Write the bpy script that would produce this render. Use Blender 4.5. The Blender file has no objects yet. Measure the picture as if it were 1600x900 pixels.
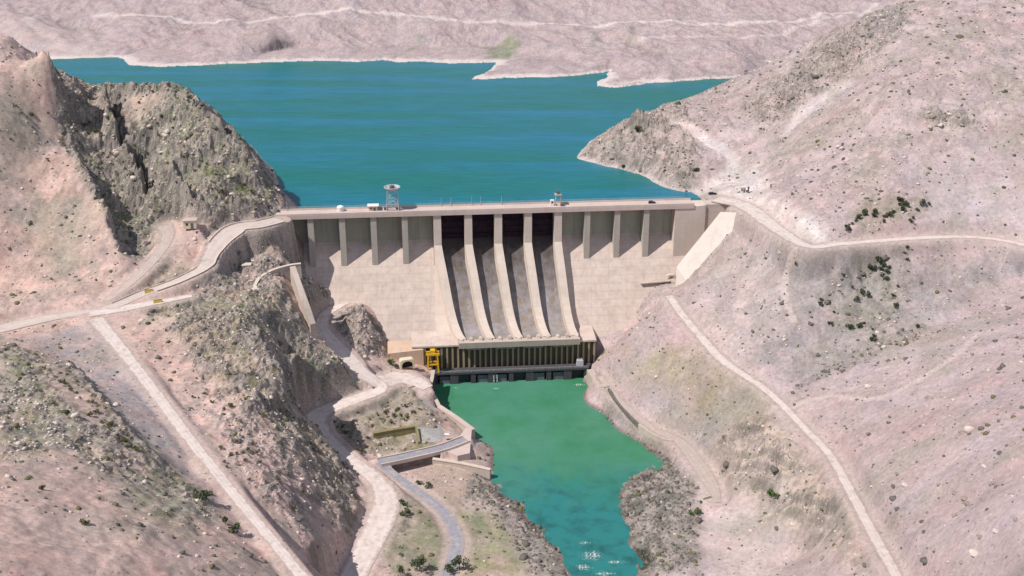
import bpy, bmesh, math, random
import numpy as np
from mathutils import Vector, Matrix

random.seed(7); rng = np.random.default_rng(7)
R = math.radians
S = bpy.context.scene
COL = S.collection

# ------------------------------------------------------------------ camera, world, sun, exposure
HC, PITCH, F = 315.0, R(22.0), 1800.0
cam = bpy.data.cameras.new('camera'); cam.sensor_width = 36; cam.lens = 36*F/1600
cam.clip_start = 1; cam.clip_end = 30000
co = bpy.data.objects.new('camera', cam); COL.objects.link(co)
co.location = (0, 0, HC); co.rotation_euler = (R(90)-PITCH, 0, 0)
S.camera = co
SUN_EL, SUN_AZ = R(53), R(-117)            # azimuth from +Y towards +X
w = bpy.data.worlds.new('World'); S.world = w; w.use_nodes = True
nt = w.node_tree; nt.nodes.clear()
sky = nt.nodes.new('ShaderNodeTexSky'); sky.sky_type = 'NISHITA'; sky.sun_disc = False
sky.sun_elevation = SUN_EL; sky.sun_rotation = -SUN_AZ; sky.altitude = 900; sky.dust_density = 2.5
bg = nt.nodes.new('ShaderNodeBackground'); bg.inputs[1].default_value = 0.085
wo = nt.nodes.new('ShaderNodeOutputWorld')
nt.links.new(sky.outputs[0], bg.inputs[0]); nt.links.new(bg.outputs[0], wo.inputs[0])
sl = bpy.data.lights.new('sun', 'SUN'); sl.energy = 4.6; sl.angle = R(0.5); sl.color = (1, 0.93, 0.86)
so = bpy.data.objects.new('sun', sl); COL.objects.link(so)
sd = Vector((math.sin(SUN_AZ)*math.cos(SUN_EL), math.cos(SUN_AZ)*math.cos(SUN_EL), math.sin(SUN_EL)))
so.rotation_euler = sd.to_track_quat('Z', 'Y').to_euler(); so.location = sd*900
vs = S.view_settings; vs.view_transform = 'Standard'; vs.look = 'None'; vs.gamma = 1; vs.exposure = 0.1
vs.use_curve_mapping = False

# ------------------------------------------------------------------ helpers
CP, SP = math.cos(PITCH), math.sin(PITCH)
def ray(px, py):
    a, b = (px-800)/F, (450-py)/F
    return np.array([a, b*SP+CP, b*CP-SP])
def at(px, py, z):
    d = ray(px, py); t = (z-HC)/d[2]
    return np.array([d[0]*t, d[1]*t, z])
def atY(px, py, Y):
    d = ray(px, py); t = Y/d[1]
    return np.array([d[0]*t, Y, HC+d[2]*t])

def mat(name):
    m = bpy.data.materials.new(name); m.use_nodes = True
    return m, m.node_tree, m.node_tree.nodes['Principled BSDF']
def N(t, kind, **kw):
    n = t.nodes.new(kind)
    for k, v in kw.items():
        if k.startswith('i_'):
            key = k[2:]
            n.inputs[int(key) if key.isdigit() else key.replace('_', ' ')].default_value = v
        else: setattr(n, k, v)
    return n
def noise_mat(name, c1, c2, scale=0.5, rough=0.9, bump=0.0, c3=None, scale3=4.0, stretch=(1,1,1), metallic=0.0, bdist=0.3, detail=8):
    m, t, b = mat(name); L = t.links.new
    tc = N(t, 'ShaderNodeTexCoord'); mp = N(t, 'ShaderNodeMapping'); mp.inputs['Scale'].default_value = stretch
    L(tc.outputs['Object'], mp.inputs[0])
    n1 = N(t, 'ShaderNodeTexNoise', i_Scale=scale, i_Detail=detail, i_Roughness=0.65); L(mp.outputs[0], n1.inputs['Vector'])
    r1 = N(t, 'ShaderNodeMapRange', i_From_Min=0.3, i_From_Max=0.7); L(n1.outputs[0], r1.inputs[0])
    mx = N(t, 'ShaderNodeMix', data_type='RGBA'); L(r1.outputs[0], mx.inputs[0])
    mx.inputs[6].default_value = (*c1, 1); mx.inputs[7].default_value = (*c2, 1)
    out = mx.outputs[2]
    if c3:
        n2 = N(t, 'ShaderNodeTexNoise', i_Scale=scale3, i_Detail=5, i_Roughness=0.7); L(tc.outputs['Object'], n2.inputs['Vector'])
        r2 = N(t, 'ShaderNodeMapRange', i_From_Min=0.52, i_From_Max=0.68); L(n2.outputs[0], r2.inputs[0])
        m2 = N(t, 'ShaderNodeMix', data_type='RGBA'); L(r2.outputs[0], m2.inputs[0]); L(out, m2.inputs[6]); m2.inputs[7].default_value = (*c3, 1)
        out = m2.outputs[2]
    L(out, b.inputs['Base Color']); b.inputs['Roughness'].default_value = rough; b.inputs['Metallic'].default_value = metallic
    b.inputs['Specular IOR Level'].default_value = 0.2
    if bump:
        bp = N(t, 'ShaderNodeBump', i_Strength=bump, i_Distance=bdist); L(n1.outputs[0], bp.inputs['Height']); L(bp.outputs[0], b.inputs['Normal'])
    return m

def tag(o, label=None, cat=None, group=None, kind=None):
    for k, v in (('label', label), ('category', cat), ('group', group), ('kind', kind)):
        if v: o[k] = v
    return o
def empty(name, loc, label, cat, group=None):
    o = bpy.data.objects.new(name, None); COL.objects.link(o); o.location = loc; o.empty_display_size = 1
    return tag(o, label, cat, group)
class MB:
    """collects vertices / faces in world space (or local space of a prototype)"""
    def __init__(s): s.v, s.f = [], []
    def add(s, vs, fs):
        k = len(s.v); s.v += [tuple(map(float, p)) for p in vs]; s.f += [tuple(i+k for i in f) for f in fs]; return s
    def hexa(s, b, t):                       # b, t: four points each (bottom, top) same order
        return s.add(list(b)+list(t), [(3,2,1,0),(4,5,6,7),(0,1,5,4),(1,2,6,5),(2,3,7,6),(3,0,4,7)])
    def box(s, c, d, u=(1,0,0), vv=(0,1,0), ww=(0,0,1)):
        c = np.array(c, float); u, vv, ww = (np.array(a, float)*h/2 for a, h in zip((u, vv, ww), d))
        q = [(-1,-1),(1,-1),(1,1),(-1,1)]
        return s.hexa([c+a*u+b*vv-ww for a, b in q], [c+a*u+b*vv+ww for a, b in q])
    def tube(s, p, q, r, n=6, r2=None):
        p, q = np.array(p, float), np.array(q, float); r2 = r if r2 is None else r2
        d = q-p; d /= np.linalg.norm(d)+1e-9
        a = np.cross(d, (0,0,1) if abs(d[2]) < 0.9 else (1,0,0)); a /= np.linalg.norm(a); b = np.cross(d, a)
        A = [i*2*math.pi/n for i in range(n)]
        vs = [p+r*(math.cos(x)*a+math.sin(x)*b) for x in A]+[q+r2*(math.cos(x)*a+math.sin(x)*b) for x in A]
        return s.add(vs, [tuple(range(n))[::-1], tuple(range(n, 2*n))]+[(i, (i+1) % n, n+(i+1) % n, n+i) for i in range(n)])
    def lathe(s, c, prof, n=16):             # prof: (r, z) list, closed by caps
        c = np.array(c, float); m = len(prof)
        vs = [c+np.array([r*math.cos(2*math.pi*i/n), r*math.sin(2*math.pi*i/n), z]) for r, z in prof for i in range(n)]
        fs = [(j*n+i, j*n+(i+1) % n, (j+1)*n+(i+1) % n, (j+1)*n+i) for j in range(m-1) for i in range(n)]
        return s.add(vs, fs+[tuple(range(n))[::-1], tuple((m-1)*n+i for i in range(n))])
    def prism(s, poly, off):                 # poly: 3D points, extruded by off
        n = len(poly); off = np.array(off, float); poly = [np.array(p, float) for p in poly]
        return s.add(poly+[p+off for p in poly], [tuple(range(n))[::-1], tuple(range(n, 2*n))]+[(i, (i+1) % n, n+(i+1) % n, n+i) for i in range(n)])
    def loft(s, secs):                       # list of equal-length closed sections
        n = len(secs[0]); m = len(secs)
        vs = [p for c in secs for p in c]
        fs = [(j*n+i, j*n+(i+1) % n, (j+1)*n+(i+1) % n, (j+1)*n+i) for j in range(m-1) for i in range(n)]
        return s.add(vs, fs+[tuple(range(n))[::-1], tuple((m-1)*n+i for i in range(n))])
    def build(s, name, material, parent=None, local=False, smooth=False, bevel=0.0):
        me = bpy.data.meshes.new(name)
        off = np.zeros(3) if (parent is None or local) else np.array(parent.location)
        if parent is not None and not local and parent.parent is not None: off = off+np.array(parent.parent.location)
        me.from_pydata([tuple(np.array(p)-off) for p in s.v], [], s.f)
        bm = bmesh.new(); bm.from_mesh(me)
        bmesh.ops.recalc_face_normals(bm, faces=bm.faces)
        if bevel: bmesh.ops.bevel(bm, geom=list(bm.edges), offset=bevel, segments=1, affect='EDGES', clamp_overlap=True)
        bm.to_mesh(me); bm.free()
        me.materials.append(material)
        if smooth: me.polygons.foreach_set('use_smooth', [True]*len(me.polygons))
        o = bpy.data.objects.new(name, me); COL.objects.link(o)
        if parent is not None: o.parent = parent
        return o

# ---- vectorised gradient noise
def _h(ix, iy, seed):
    h = (ix.astype(np.int64)*374761393 + iy.astype(np.int64)*668265263 + seed*974634777) & 0xffffffff
    h = ((h ^ (h >> 13))*1274126177) & 0xffffffff
    return ((h ^ (h >> 16)) & 0xffff).astype(np.float32)/65536.0*(2*np.pi)
def gnoise(x, y, seed=0):
    x0 = np.floor(x); y0 = np.floor(y); fx = (x-x0).astype(np.float32); fy = (y-y0).astype(np.float32)
    u = fx*fx*fx*(fx*(fx*6-15)+10); v = fy*fy*fy*(fy*(fy*6-15)+10)
    def g(i, j):
        a = _h(x0+i, y0+j, seed); return np.cos(a)*(fx-i)+np.sin(a)*(fy-j)
    a = g(0,0); b = g(1,0); c = g(0,1); d = g(1,1)
    return (a+(b-a)*u+(c-a)*v+(a-b-c+d)*u*v)*1.5
def fbm(x, y, sc, octv=5, gain=0.5, seed=0, ridged=False):
    o = np.zeros(np.shape(x), np.float32); a = 1.0; f = 1.0/sc; t = 0
    for k in range(octv):
        n = gnoise(x*f+17.3*k, y*f-9.1*k, seed+k)
        o += a*((1-2*np.abs(n)) if ridged else n); t += a; a *= gain; f *= 2.03
    return o/t
def sstep(a, b, x):
    t = np.clip((x-a)/(b-a), 0, 1); return t*t*(3-2*t)

# ------------------------------------------------------------------ dam frame
ZC, ZR, ZT = 100.0, 95.0, 10.0               # crest, reservoir level, tail-water level
DL, DR = at(438, 337, ZC), at(1166, 317, ZC)
UA = (DR-DL)/np.linalg.norm(DR-DL); VA = np.array([UA[1], -UA[0], 0.0]); ZA = np.array([0, 0, 1.0])   # along, downstream, up
LEN = float(np.linalg.norm(DR-DL))
def D(u, v, z): return DL*np.array([1,1,0])+UA*u+VA*v+ZA*z
SL = 1/0.75                                   # face slope
ZF = 67.5
def face_z(v): return ZF-SL*v
def on_face(px, py):                          # pixel -> point of the sloping face
    d = ray(px, py); dv = float(d[:2]@VA[:2]); v0 = float(-DL[:2]@VA[:2])
    t = (ZF-SL*v0-HC)/(d[2]+SL*dv)
    return d*t+np.array([0, 0, HC])
def u_of(px, py, z): return float((at(px, py, z)-DL)[:2]@UA[:2])

# ------------------------------------------------------------------ terrain control points (photo pixel, elevation)
CPX = """
0 440 84; 0 370 104; 0 300 122; 0 200 152; 0 130 172; 0 66 188; 60 400 94; 60 300 118; 60 200 146; 50 110 168; 25 80 182
110 430 87; 120 350 104; 90 240 133; 130 290 120; 165 340 109; 190 395 97; 205 400 90; 215 350 95; 175 290 110; 130 230 128; 100 160 150
60 95 170; 85 120 172; 110 112 170; 145 132 158; 130 160 146; 90 160 152; 150 180 142; 200 140 157; 280 136 159; 240 180 147; 200 200 140; 185 160 150
320 172 150; 300 220 135; 370 218 137; 345 260 126; 405 262 120; 380 290 115; 432 300 108; 434 328 101; 400 325 104; 340 325 108; 290 300 117; 240 240 128
225 270 116; 230 330 104; 260 345 101; 280 345 100; 300 300 116; 330 280 122; 265 250 130
220 400 92; 250 370 97; 190 450 84; 160 480 82; 80 495 79; 0 518 76; 100 460 84; 50 470 83; 230 430 86; 280 400 91; 300 430 85
330 370 96; 320 410 92; 370 350 99; 410 350 99.5
345 430 80; 380 400 84; 400 390 86; 425 390 87; 385 445 78; 440 440 78; 345 400 84
460 425 75; 480 470 62; 500 450 60; 470 500 63; 490 490 54; 440 400 84
290 480 80; 240 495 80; 350 470 80; 420 480 76; 260 560 75; 300 560 74; 350 600 68; 410 540 72; 440 600 60; 395 500 76
450 560 50; 470 600 42; 500 630 26; 530 570 42; 520 590 38; 480 560 54; 545 590 33; 500 545 48; 455 620 45
450 700 55; 400 650 63; 500 720 38; 540 770 22; 520 790 31; 470 820 45; 500 880 37; 430 760 56; 380 720 64; 545 830 21; 515 860 36; 300 640 68
200 540 78; 150 540 79; 100 560 79; 230 620 73; 300 740 65; 260 660 71; 170 590 77
30 550 89; 100 600 90; 60 640 94; 150 640 86; 220 700 80; 290 770 71; 340 820 68; 400 890 65; 0 600 93; 0 700 100; 100 720 93; 0 800 105; 200 800 86; 100 850 97; 0 900 108; 200 900 90; 350 900 72
540 470 49; 510 490 47; 500 510 45; 520 540 40; 560 580 32; 600 597 26; 640 600 24; 655 590 24; 560 500 46; 570 480 48; 580 530 38; 590 560 30; 610 565 26; 600 540 31
540 628 24; 490 650 23; 510 685 22; 560 730 20; 590 765 19; 580 820 18; 540 900 17
560 660 20; 620 640 20; 670 640 20; 600 690 15; 660 690 15; 690 670 16; 645 615 23; 545 680 18; 620 730 14; 660 720 14; 
720 690 17; 745 700 15; 640 740 16; 690 750 15; 730 770 14; 720 800 14; 650 790 17; 625 800 18; 700 850 15; 660 870 15; 610 860 17; 700 900 15; 760 860 14; 800 850 13; 830 890 12.5; 780 800 13
1080 300 95; 1000 272 95; 950 260 95; 905 248 95; 935 225 102; 960 205 108; 995 183 120; 1000 215 112; 1000 245 104; 1040 168 119; 1050 230 111; 1100 152 121; 1140 128 124; 1060 275 102; 1100 250 109
445 316 88; 449 292 88; 432 258 87; 397 215 86; 350 172 86; 315 148 86; 470 300 84; 290 125 88; 1100 143 90; 1062 153 90; 1122 133 92; 1020 168 89; 965 190 88; 930 215 88; 895 240 90
800 114 97; 880 112 97.5; 770 119 96; 1000 127 97; 1060 124 97.5; 958 131 96.5; 900 116 96.5; 820 102 98.3; 870 104 98.6; 930 106 99; 985 112 98.8; 1020 118 98.3; 1080 117 98.8; 1110 122 97; 790 103 97.5
1150 275 103; 1120 305 100.5; 1165 320 100; 1190 300 103; 1200 340 100; 1240 370 100; 1310 382 101; 1400 376 102; 1500 371 103; 1600 384 103
1250 320 110; 1320 340 109; 1400 330 113; 1500 320 115; 1600 330 116; 1250 250 120; 1180 230 116; 1180 170 131; 1250 150 143; 1250 92 156; 1330 250 127; 1400 250 133; 1330 150 151; 1500 250 134; 1600 250 136; 1400 150 159; 1500 150 160; 1600 150 163; 1300 47 173; 1350 90 167; 1430 60 182; 1440 6 196; 1520 60 184; 1600 60 186; 1600 -30 208; 1500 -30 205
1200 400 88; 1150 400 82; 1110 430 72; 1090 450 66; 1280 420 88; 1350 440 83; 1400 430 87; 1480 420 90; 1560 400 97; 1150 480 63; 1200 480 70; 1250 500 68; 1350 510 68; 1300 560 56; 1200 560 54; 1420 520 69; 1450 508 72; 1520 470 80; 1600 422 91
1060 480 58; 1100 530 52; 1130 565 49; 1200 610 46; 1230 640 45; 1290 700 46; 1340 790 50; 1400 900 56; 1250 595 49
1350 620 60; 1450 560 76; 1500 600 82; 1600 500 94; 1600 600 98; 1600 700 100; 1600 800 103; 1600 900 106; 1400 700 65; 1500 700 84; 1500 850 82; 1450 800 69; 1470 900 70; 1520 520 84
1050 540 47; 1000 560 36; 1080 590 42; 1000 520 48; 1150 620 38; 1040 620 28; 1100 660 24; 980 600 22; 950 570 26; 960 545 33; 1150 690 30; 1100 720 18
945 600 20; 985 640 18; 1030 675 17; 1070 690 16; 1110 750 15; 1150 860 15; 1200 700 39; 1160 740 25; 1250 780 37; 1210 800 22; 1300 860 42; 1250 870 22; 1350 900 48; 1100 880 14; 1180 900 15; 1060 780 14; 1040 820 13; 1060 900 13
"""
SHORE_T = [(690,640),(715,652),(745,685),(768,715),(762,745),(800,785),(840,830),(880,870),(888,900)]
SHORE_T2 = [(920,603),(950,650),(1000,692),(1040,718),(1005,745),(975,765),(972,800),(985,850),(1000,900)]
pts = []
for ln in CPX.replace('\n', ';').split(';'):
    q = ln.split()
    if len(q) == 3: pts.append(at(*map(float, q)))
for p in SHORE_T+SHORE_T2: pts.append(at(*p, ZT))
for p in [(760,640),(850,620),(900,680),(850,720),(960,710),(900,780),(920,840),(930,900),(800,680),(880,640)]: pts.append(at(*p, ZT-6))
# contact of the ground with the dam's sloping face (left, then right)
for p in [(470,440),(500,452),(545,462),(575,490),(600,530),(625,548),(655,556)]: pts.append(on_face(*p)+VA*1.0)
for p in [(1060,440),(1020,452),(1000,490),(970,520),(930,532),(925,560)]: pts.append(on_face(*p)+VA*1.0)
# far shore and far hills
FS = [(-60,92),(0,90),(60,92),(185,92),(205,102),(300,103),(400,98),(500,95),(620,97),(700,98),(775,98),(760,110),(740,123),(850,121),(940,115),(968,121),(930,134),(1050,130),(1130,124),(1180,118)]
for p in FS: pts.append(at(*p, ZR))
for p in [(250,113),(450,108),(650,110),(800,150),(600,140),(880,155),(700,200),(550,250),(850,250),(500,180),(1000,150),(880,129),(700,118),(460,280),(620,310),(950,300),(900,200)]: pts.append(at(*p, ZR-14))
for x, y, z in [(0,80,98),(100,80,98),(200,80,99),(300,90,98),(400,85,99),(500,85,98),(620,88,97),(740,88,98),(850,108,98),(1000,118,98),(1080,112,100),(900,95,100),(1000,95,102),(1150,100,103),
                (0,55,106),(150,55,105),(300,60,107),(420,60,110),(560,50,109),(700,50,110),(840,60,106),(1000,60,108),(1150,60,109),(1250,40,112),
                (0,20,118),(200,25,115),(400,35,116),(520,30,119),(650,25,119),(800,40,112),(950,38,112),(1100,40,112),(1200,30,116),
                (0,-5,128),(200,0,126),(400,5,126),(600,0,132),(800,5,128),(1000,0,128),(1200,0,128),(1350,0,125)]:
    pts.append(at(x, y, z))
for x in range(-2400, 2401, 600):
    pts += [np.array([x, 1900, 210+50*math.sin(x*0.004)]), np.array([x, 3000, 420+90*math.sin(x*0.003+1)]), np.array([x, 5000, 750.])]
for x, y, z in [(520,1050,120),(420,1010,104),(300,1000,92),(700,1150,140),(900,800,260),(1200,500,280),(900,400,210),(600,600,150),(600,350,140),(500,200,140),(420,760,190),
                (-420,800,190),(-420,650,170),(-600,900,150),(-450,980,90),(-350,900,88),(-900,700,260),(-600,450,150),(-400,380,115),(-700,1200,110),(-1000,1200,130),(-330,860,100),
                (-500,150,150),(-120,150,60),(0,200,6),(60,320,4),(0,100,5),(0,-200,0),(0,-500,-8),(300,150,100),(150,200,50),(-60,250,18),(-300,-400,120),(300,-400,120),(-1500,0,300),(1500,0,300),(130,290,18),(40,260,6)]:
    pts.append(np.array([x, y, z], float))
P = np.array(pts)
# thin near-duplicates
keep = []
for i in range(len(P)):
    if all((P[i,0]-P[j,0])**2+(P[i,1]-P[j,1])**2 > 9 for j in keep): keep.append(i)
P = P[keep]
n = len(P)
sc_ = 100.0
dx = np.sqrt((P[:,None,0]-P[None,:,0])**2+(P[:,None,1]-P[None,:,1])**2+4.0)/sc_
A = np.zeros((n+3, n+3)); A[:n,:n] = -dx+np.eye(n)*0.004
A[:n,n] = 1; A[:n,n+1] = P[:,0]/1000; A[:n,n+2] = P[:,1]/1000; A[n:,:n] = A[:n,n:].T
wts = np.linalg.solve(A, np.concatenate([P[:,2], np.zeros(3)]))
def axis(segs):                               # (start, stop, step0, step1)
    out = []
    for a, b, s0, s1 in segs:
        x = a
        while x < b:
            out.append(x); x += s0+(s1-s0)*(x-a)/(b-a)
    return np.array(out+[segs[-1][1]])
gp = axis([(0, 310, .95, .95), (310, 700, .95, 4), (700, 6500, 5, 160)])
GX = np.concatenate([-gp[:0:-1], gp])
GY = np.concatenate([axis([(-900, 300, 60, 1.2)])[:-1], axis([(300, 700, .75, 1.0), (700, 1000, 1.0, 2.2), (1000, 1500, 2.2, 4), (1500, 7000, 5, 150)])])
NX, NY = len(GX), len(GY)
XX, YY = np.meshgrid(GX, GY)
ZZ = np.empty(XX.shape)
Pf = P.astype(np.float32)
for j in range(NY):                           # radial-basis surface through the control points
    ax = GX.astype(np.float32)[:,None]-Pf[None,:,0]; ay = np.float32(GY[j])-Pf[None,:,1]
    ZZ[j] = -(np.sqrt(ax*ax+ay*ay+4.0)/np.float32(sc_))@wts[:n]+wts[n]+wts[n+1]*GX/1000+wts[n+2]*GY[j]/1000

def zs(x, y):
    x = np.clip(np.asarray(x, float), GX[0], GX[-1]-1e-6); y = np.clip(np.asarray(y, float), GY[0], GY[-1]-1e-6)
    i = np.clip(np.searchsorted(GX, x, 'right')-1, 0, NX-2); j = np.clip(np.searchsorted(GY, y, 'right')-1, 0, NY-2)
    a = (x-GX[i])/(GX[i+1]-GX[i]); b = (y-GY[j])/(GY[j+1]-GY[j])
    return (ZZ[j,i]*(1-a)+ZZ[j,i+1]*a)*(1-b)+(ZZ[j+1,i]*(1-a)+ZZ[j+1,i+1]*a)*b
TS = np.arange(250, 2600, 1.5)
def hit(px, py):                              # where the photo's sight line meets the ground
    d = ray(px, py); x, y, z = d[0]*TS, d[1]*TS, HC+d[2]*TS
    k = np.argmax(z < zs(x, y)); 
    if k == 0: k = len(TS)-1
    lo, hi = TS[k-1], TS[k]
    for _ in range(8):
        m = (lo+hi)/2
        if HC+d[2]*m < zs(d[0]*m, d[1]*m): hi = m
        else: lo = m
    return np.array([d[0]*hi, d[1]*hi, HC+d[2]*hi])

# ------------------------------------------------------------------ surface zones: outline, colour, roughness
def poly_mask(poly, feather, wob=None):
    q = np.array([hit(*p)[:2] for p in poly]); wob = feather*1.2 if wob is None else wob
    m = np.zeros(XX.shape, np.float32)
    x0, y0 = q.min(0)-feather*2-wob*2; x1, y1 = q.max(0)+feather*2+wob*2
    i0, i1 = np.searchsorted(GX, [x0, x1]); j0, j1 = np.searchsorted(GY, [y0, y1])
    X = XX[j0:j1,i0:i1]; Y = YY[j0:j1,i0:i1]
    if X.size == 0: return m
    s = max(feather, 2)*3
    X = X+wob*fbm(X, Y, s, 4, .6, 31); Y = Y+wob*fbm(X, Y, s, 4, .6, 57)
    ins = np.zeros(X.shape, bool); dd = np.full(X.shape, 1e9)
    for k in range(len(q)):
        a, b = q[k], q[(k+1) % len(q)]
        c = (a[1] > Y) != (b[1] > Y)
        with np.errstate(divide='ignore', invalid='ignore'):
            ins ^= c & (X < (b[0]-a[0])*(Y-a[1])/(b[1]-a[1])+a[0])
        e = b-a; t = np.clip(((X-a[0])*e[0]+(Y-a[1])*e[1])/(e@e+1e-9), 0, 1)
        dd = np.minimum(dd, np.hypot(X-a[0]-t*e[0], Y-a[1]-t*e[1]))
    m[j0:j1,i0:i1] = sstep(-feather, feather, np.where(ins, dd, -dd))
    return m
def ell(px, py, rx, ry, n=10): return [(px+rx*math.cos(2*math.pi*i/n), py+ry*math.sin(2*math.pi*i/n)) for i in range(n)]

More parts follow.
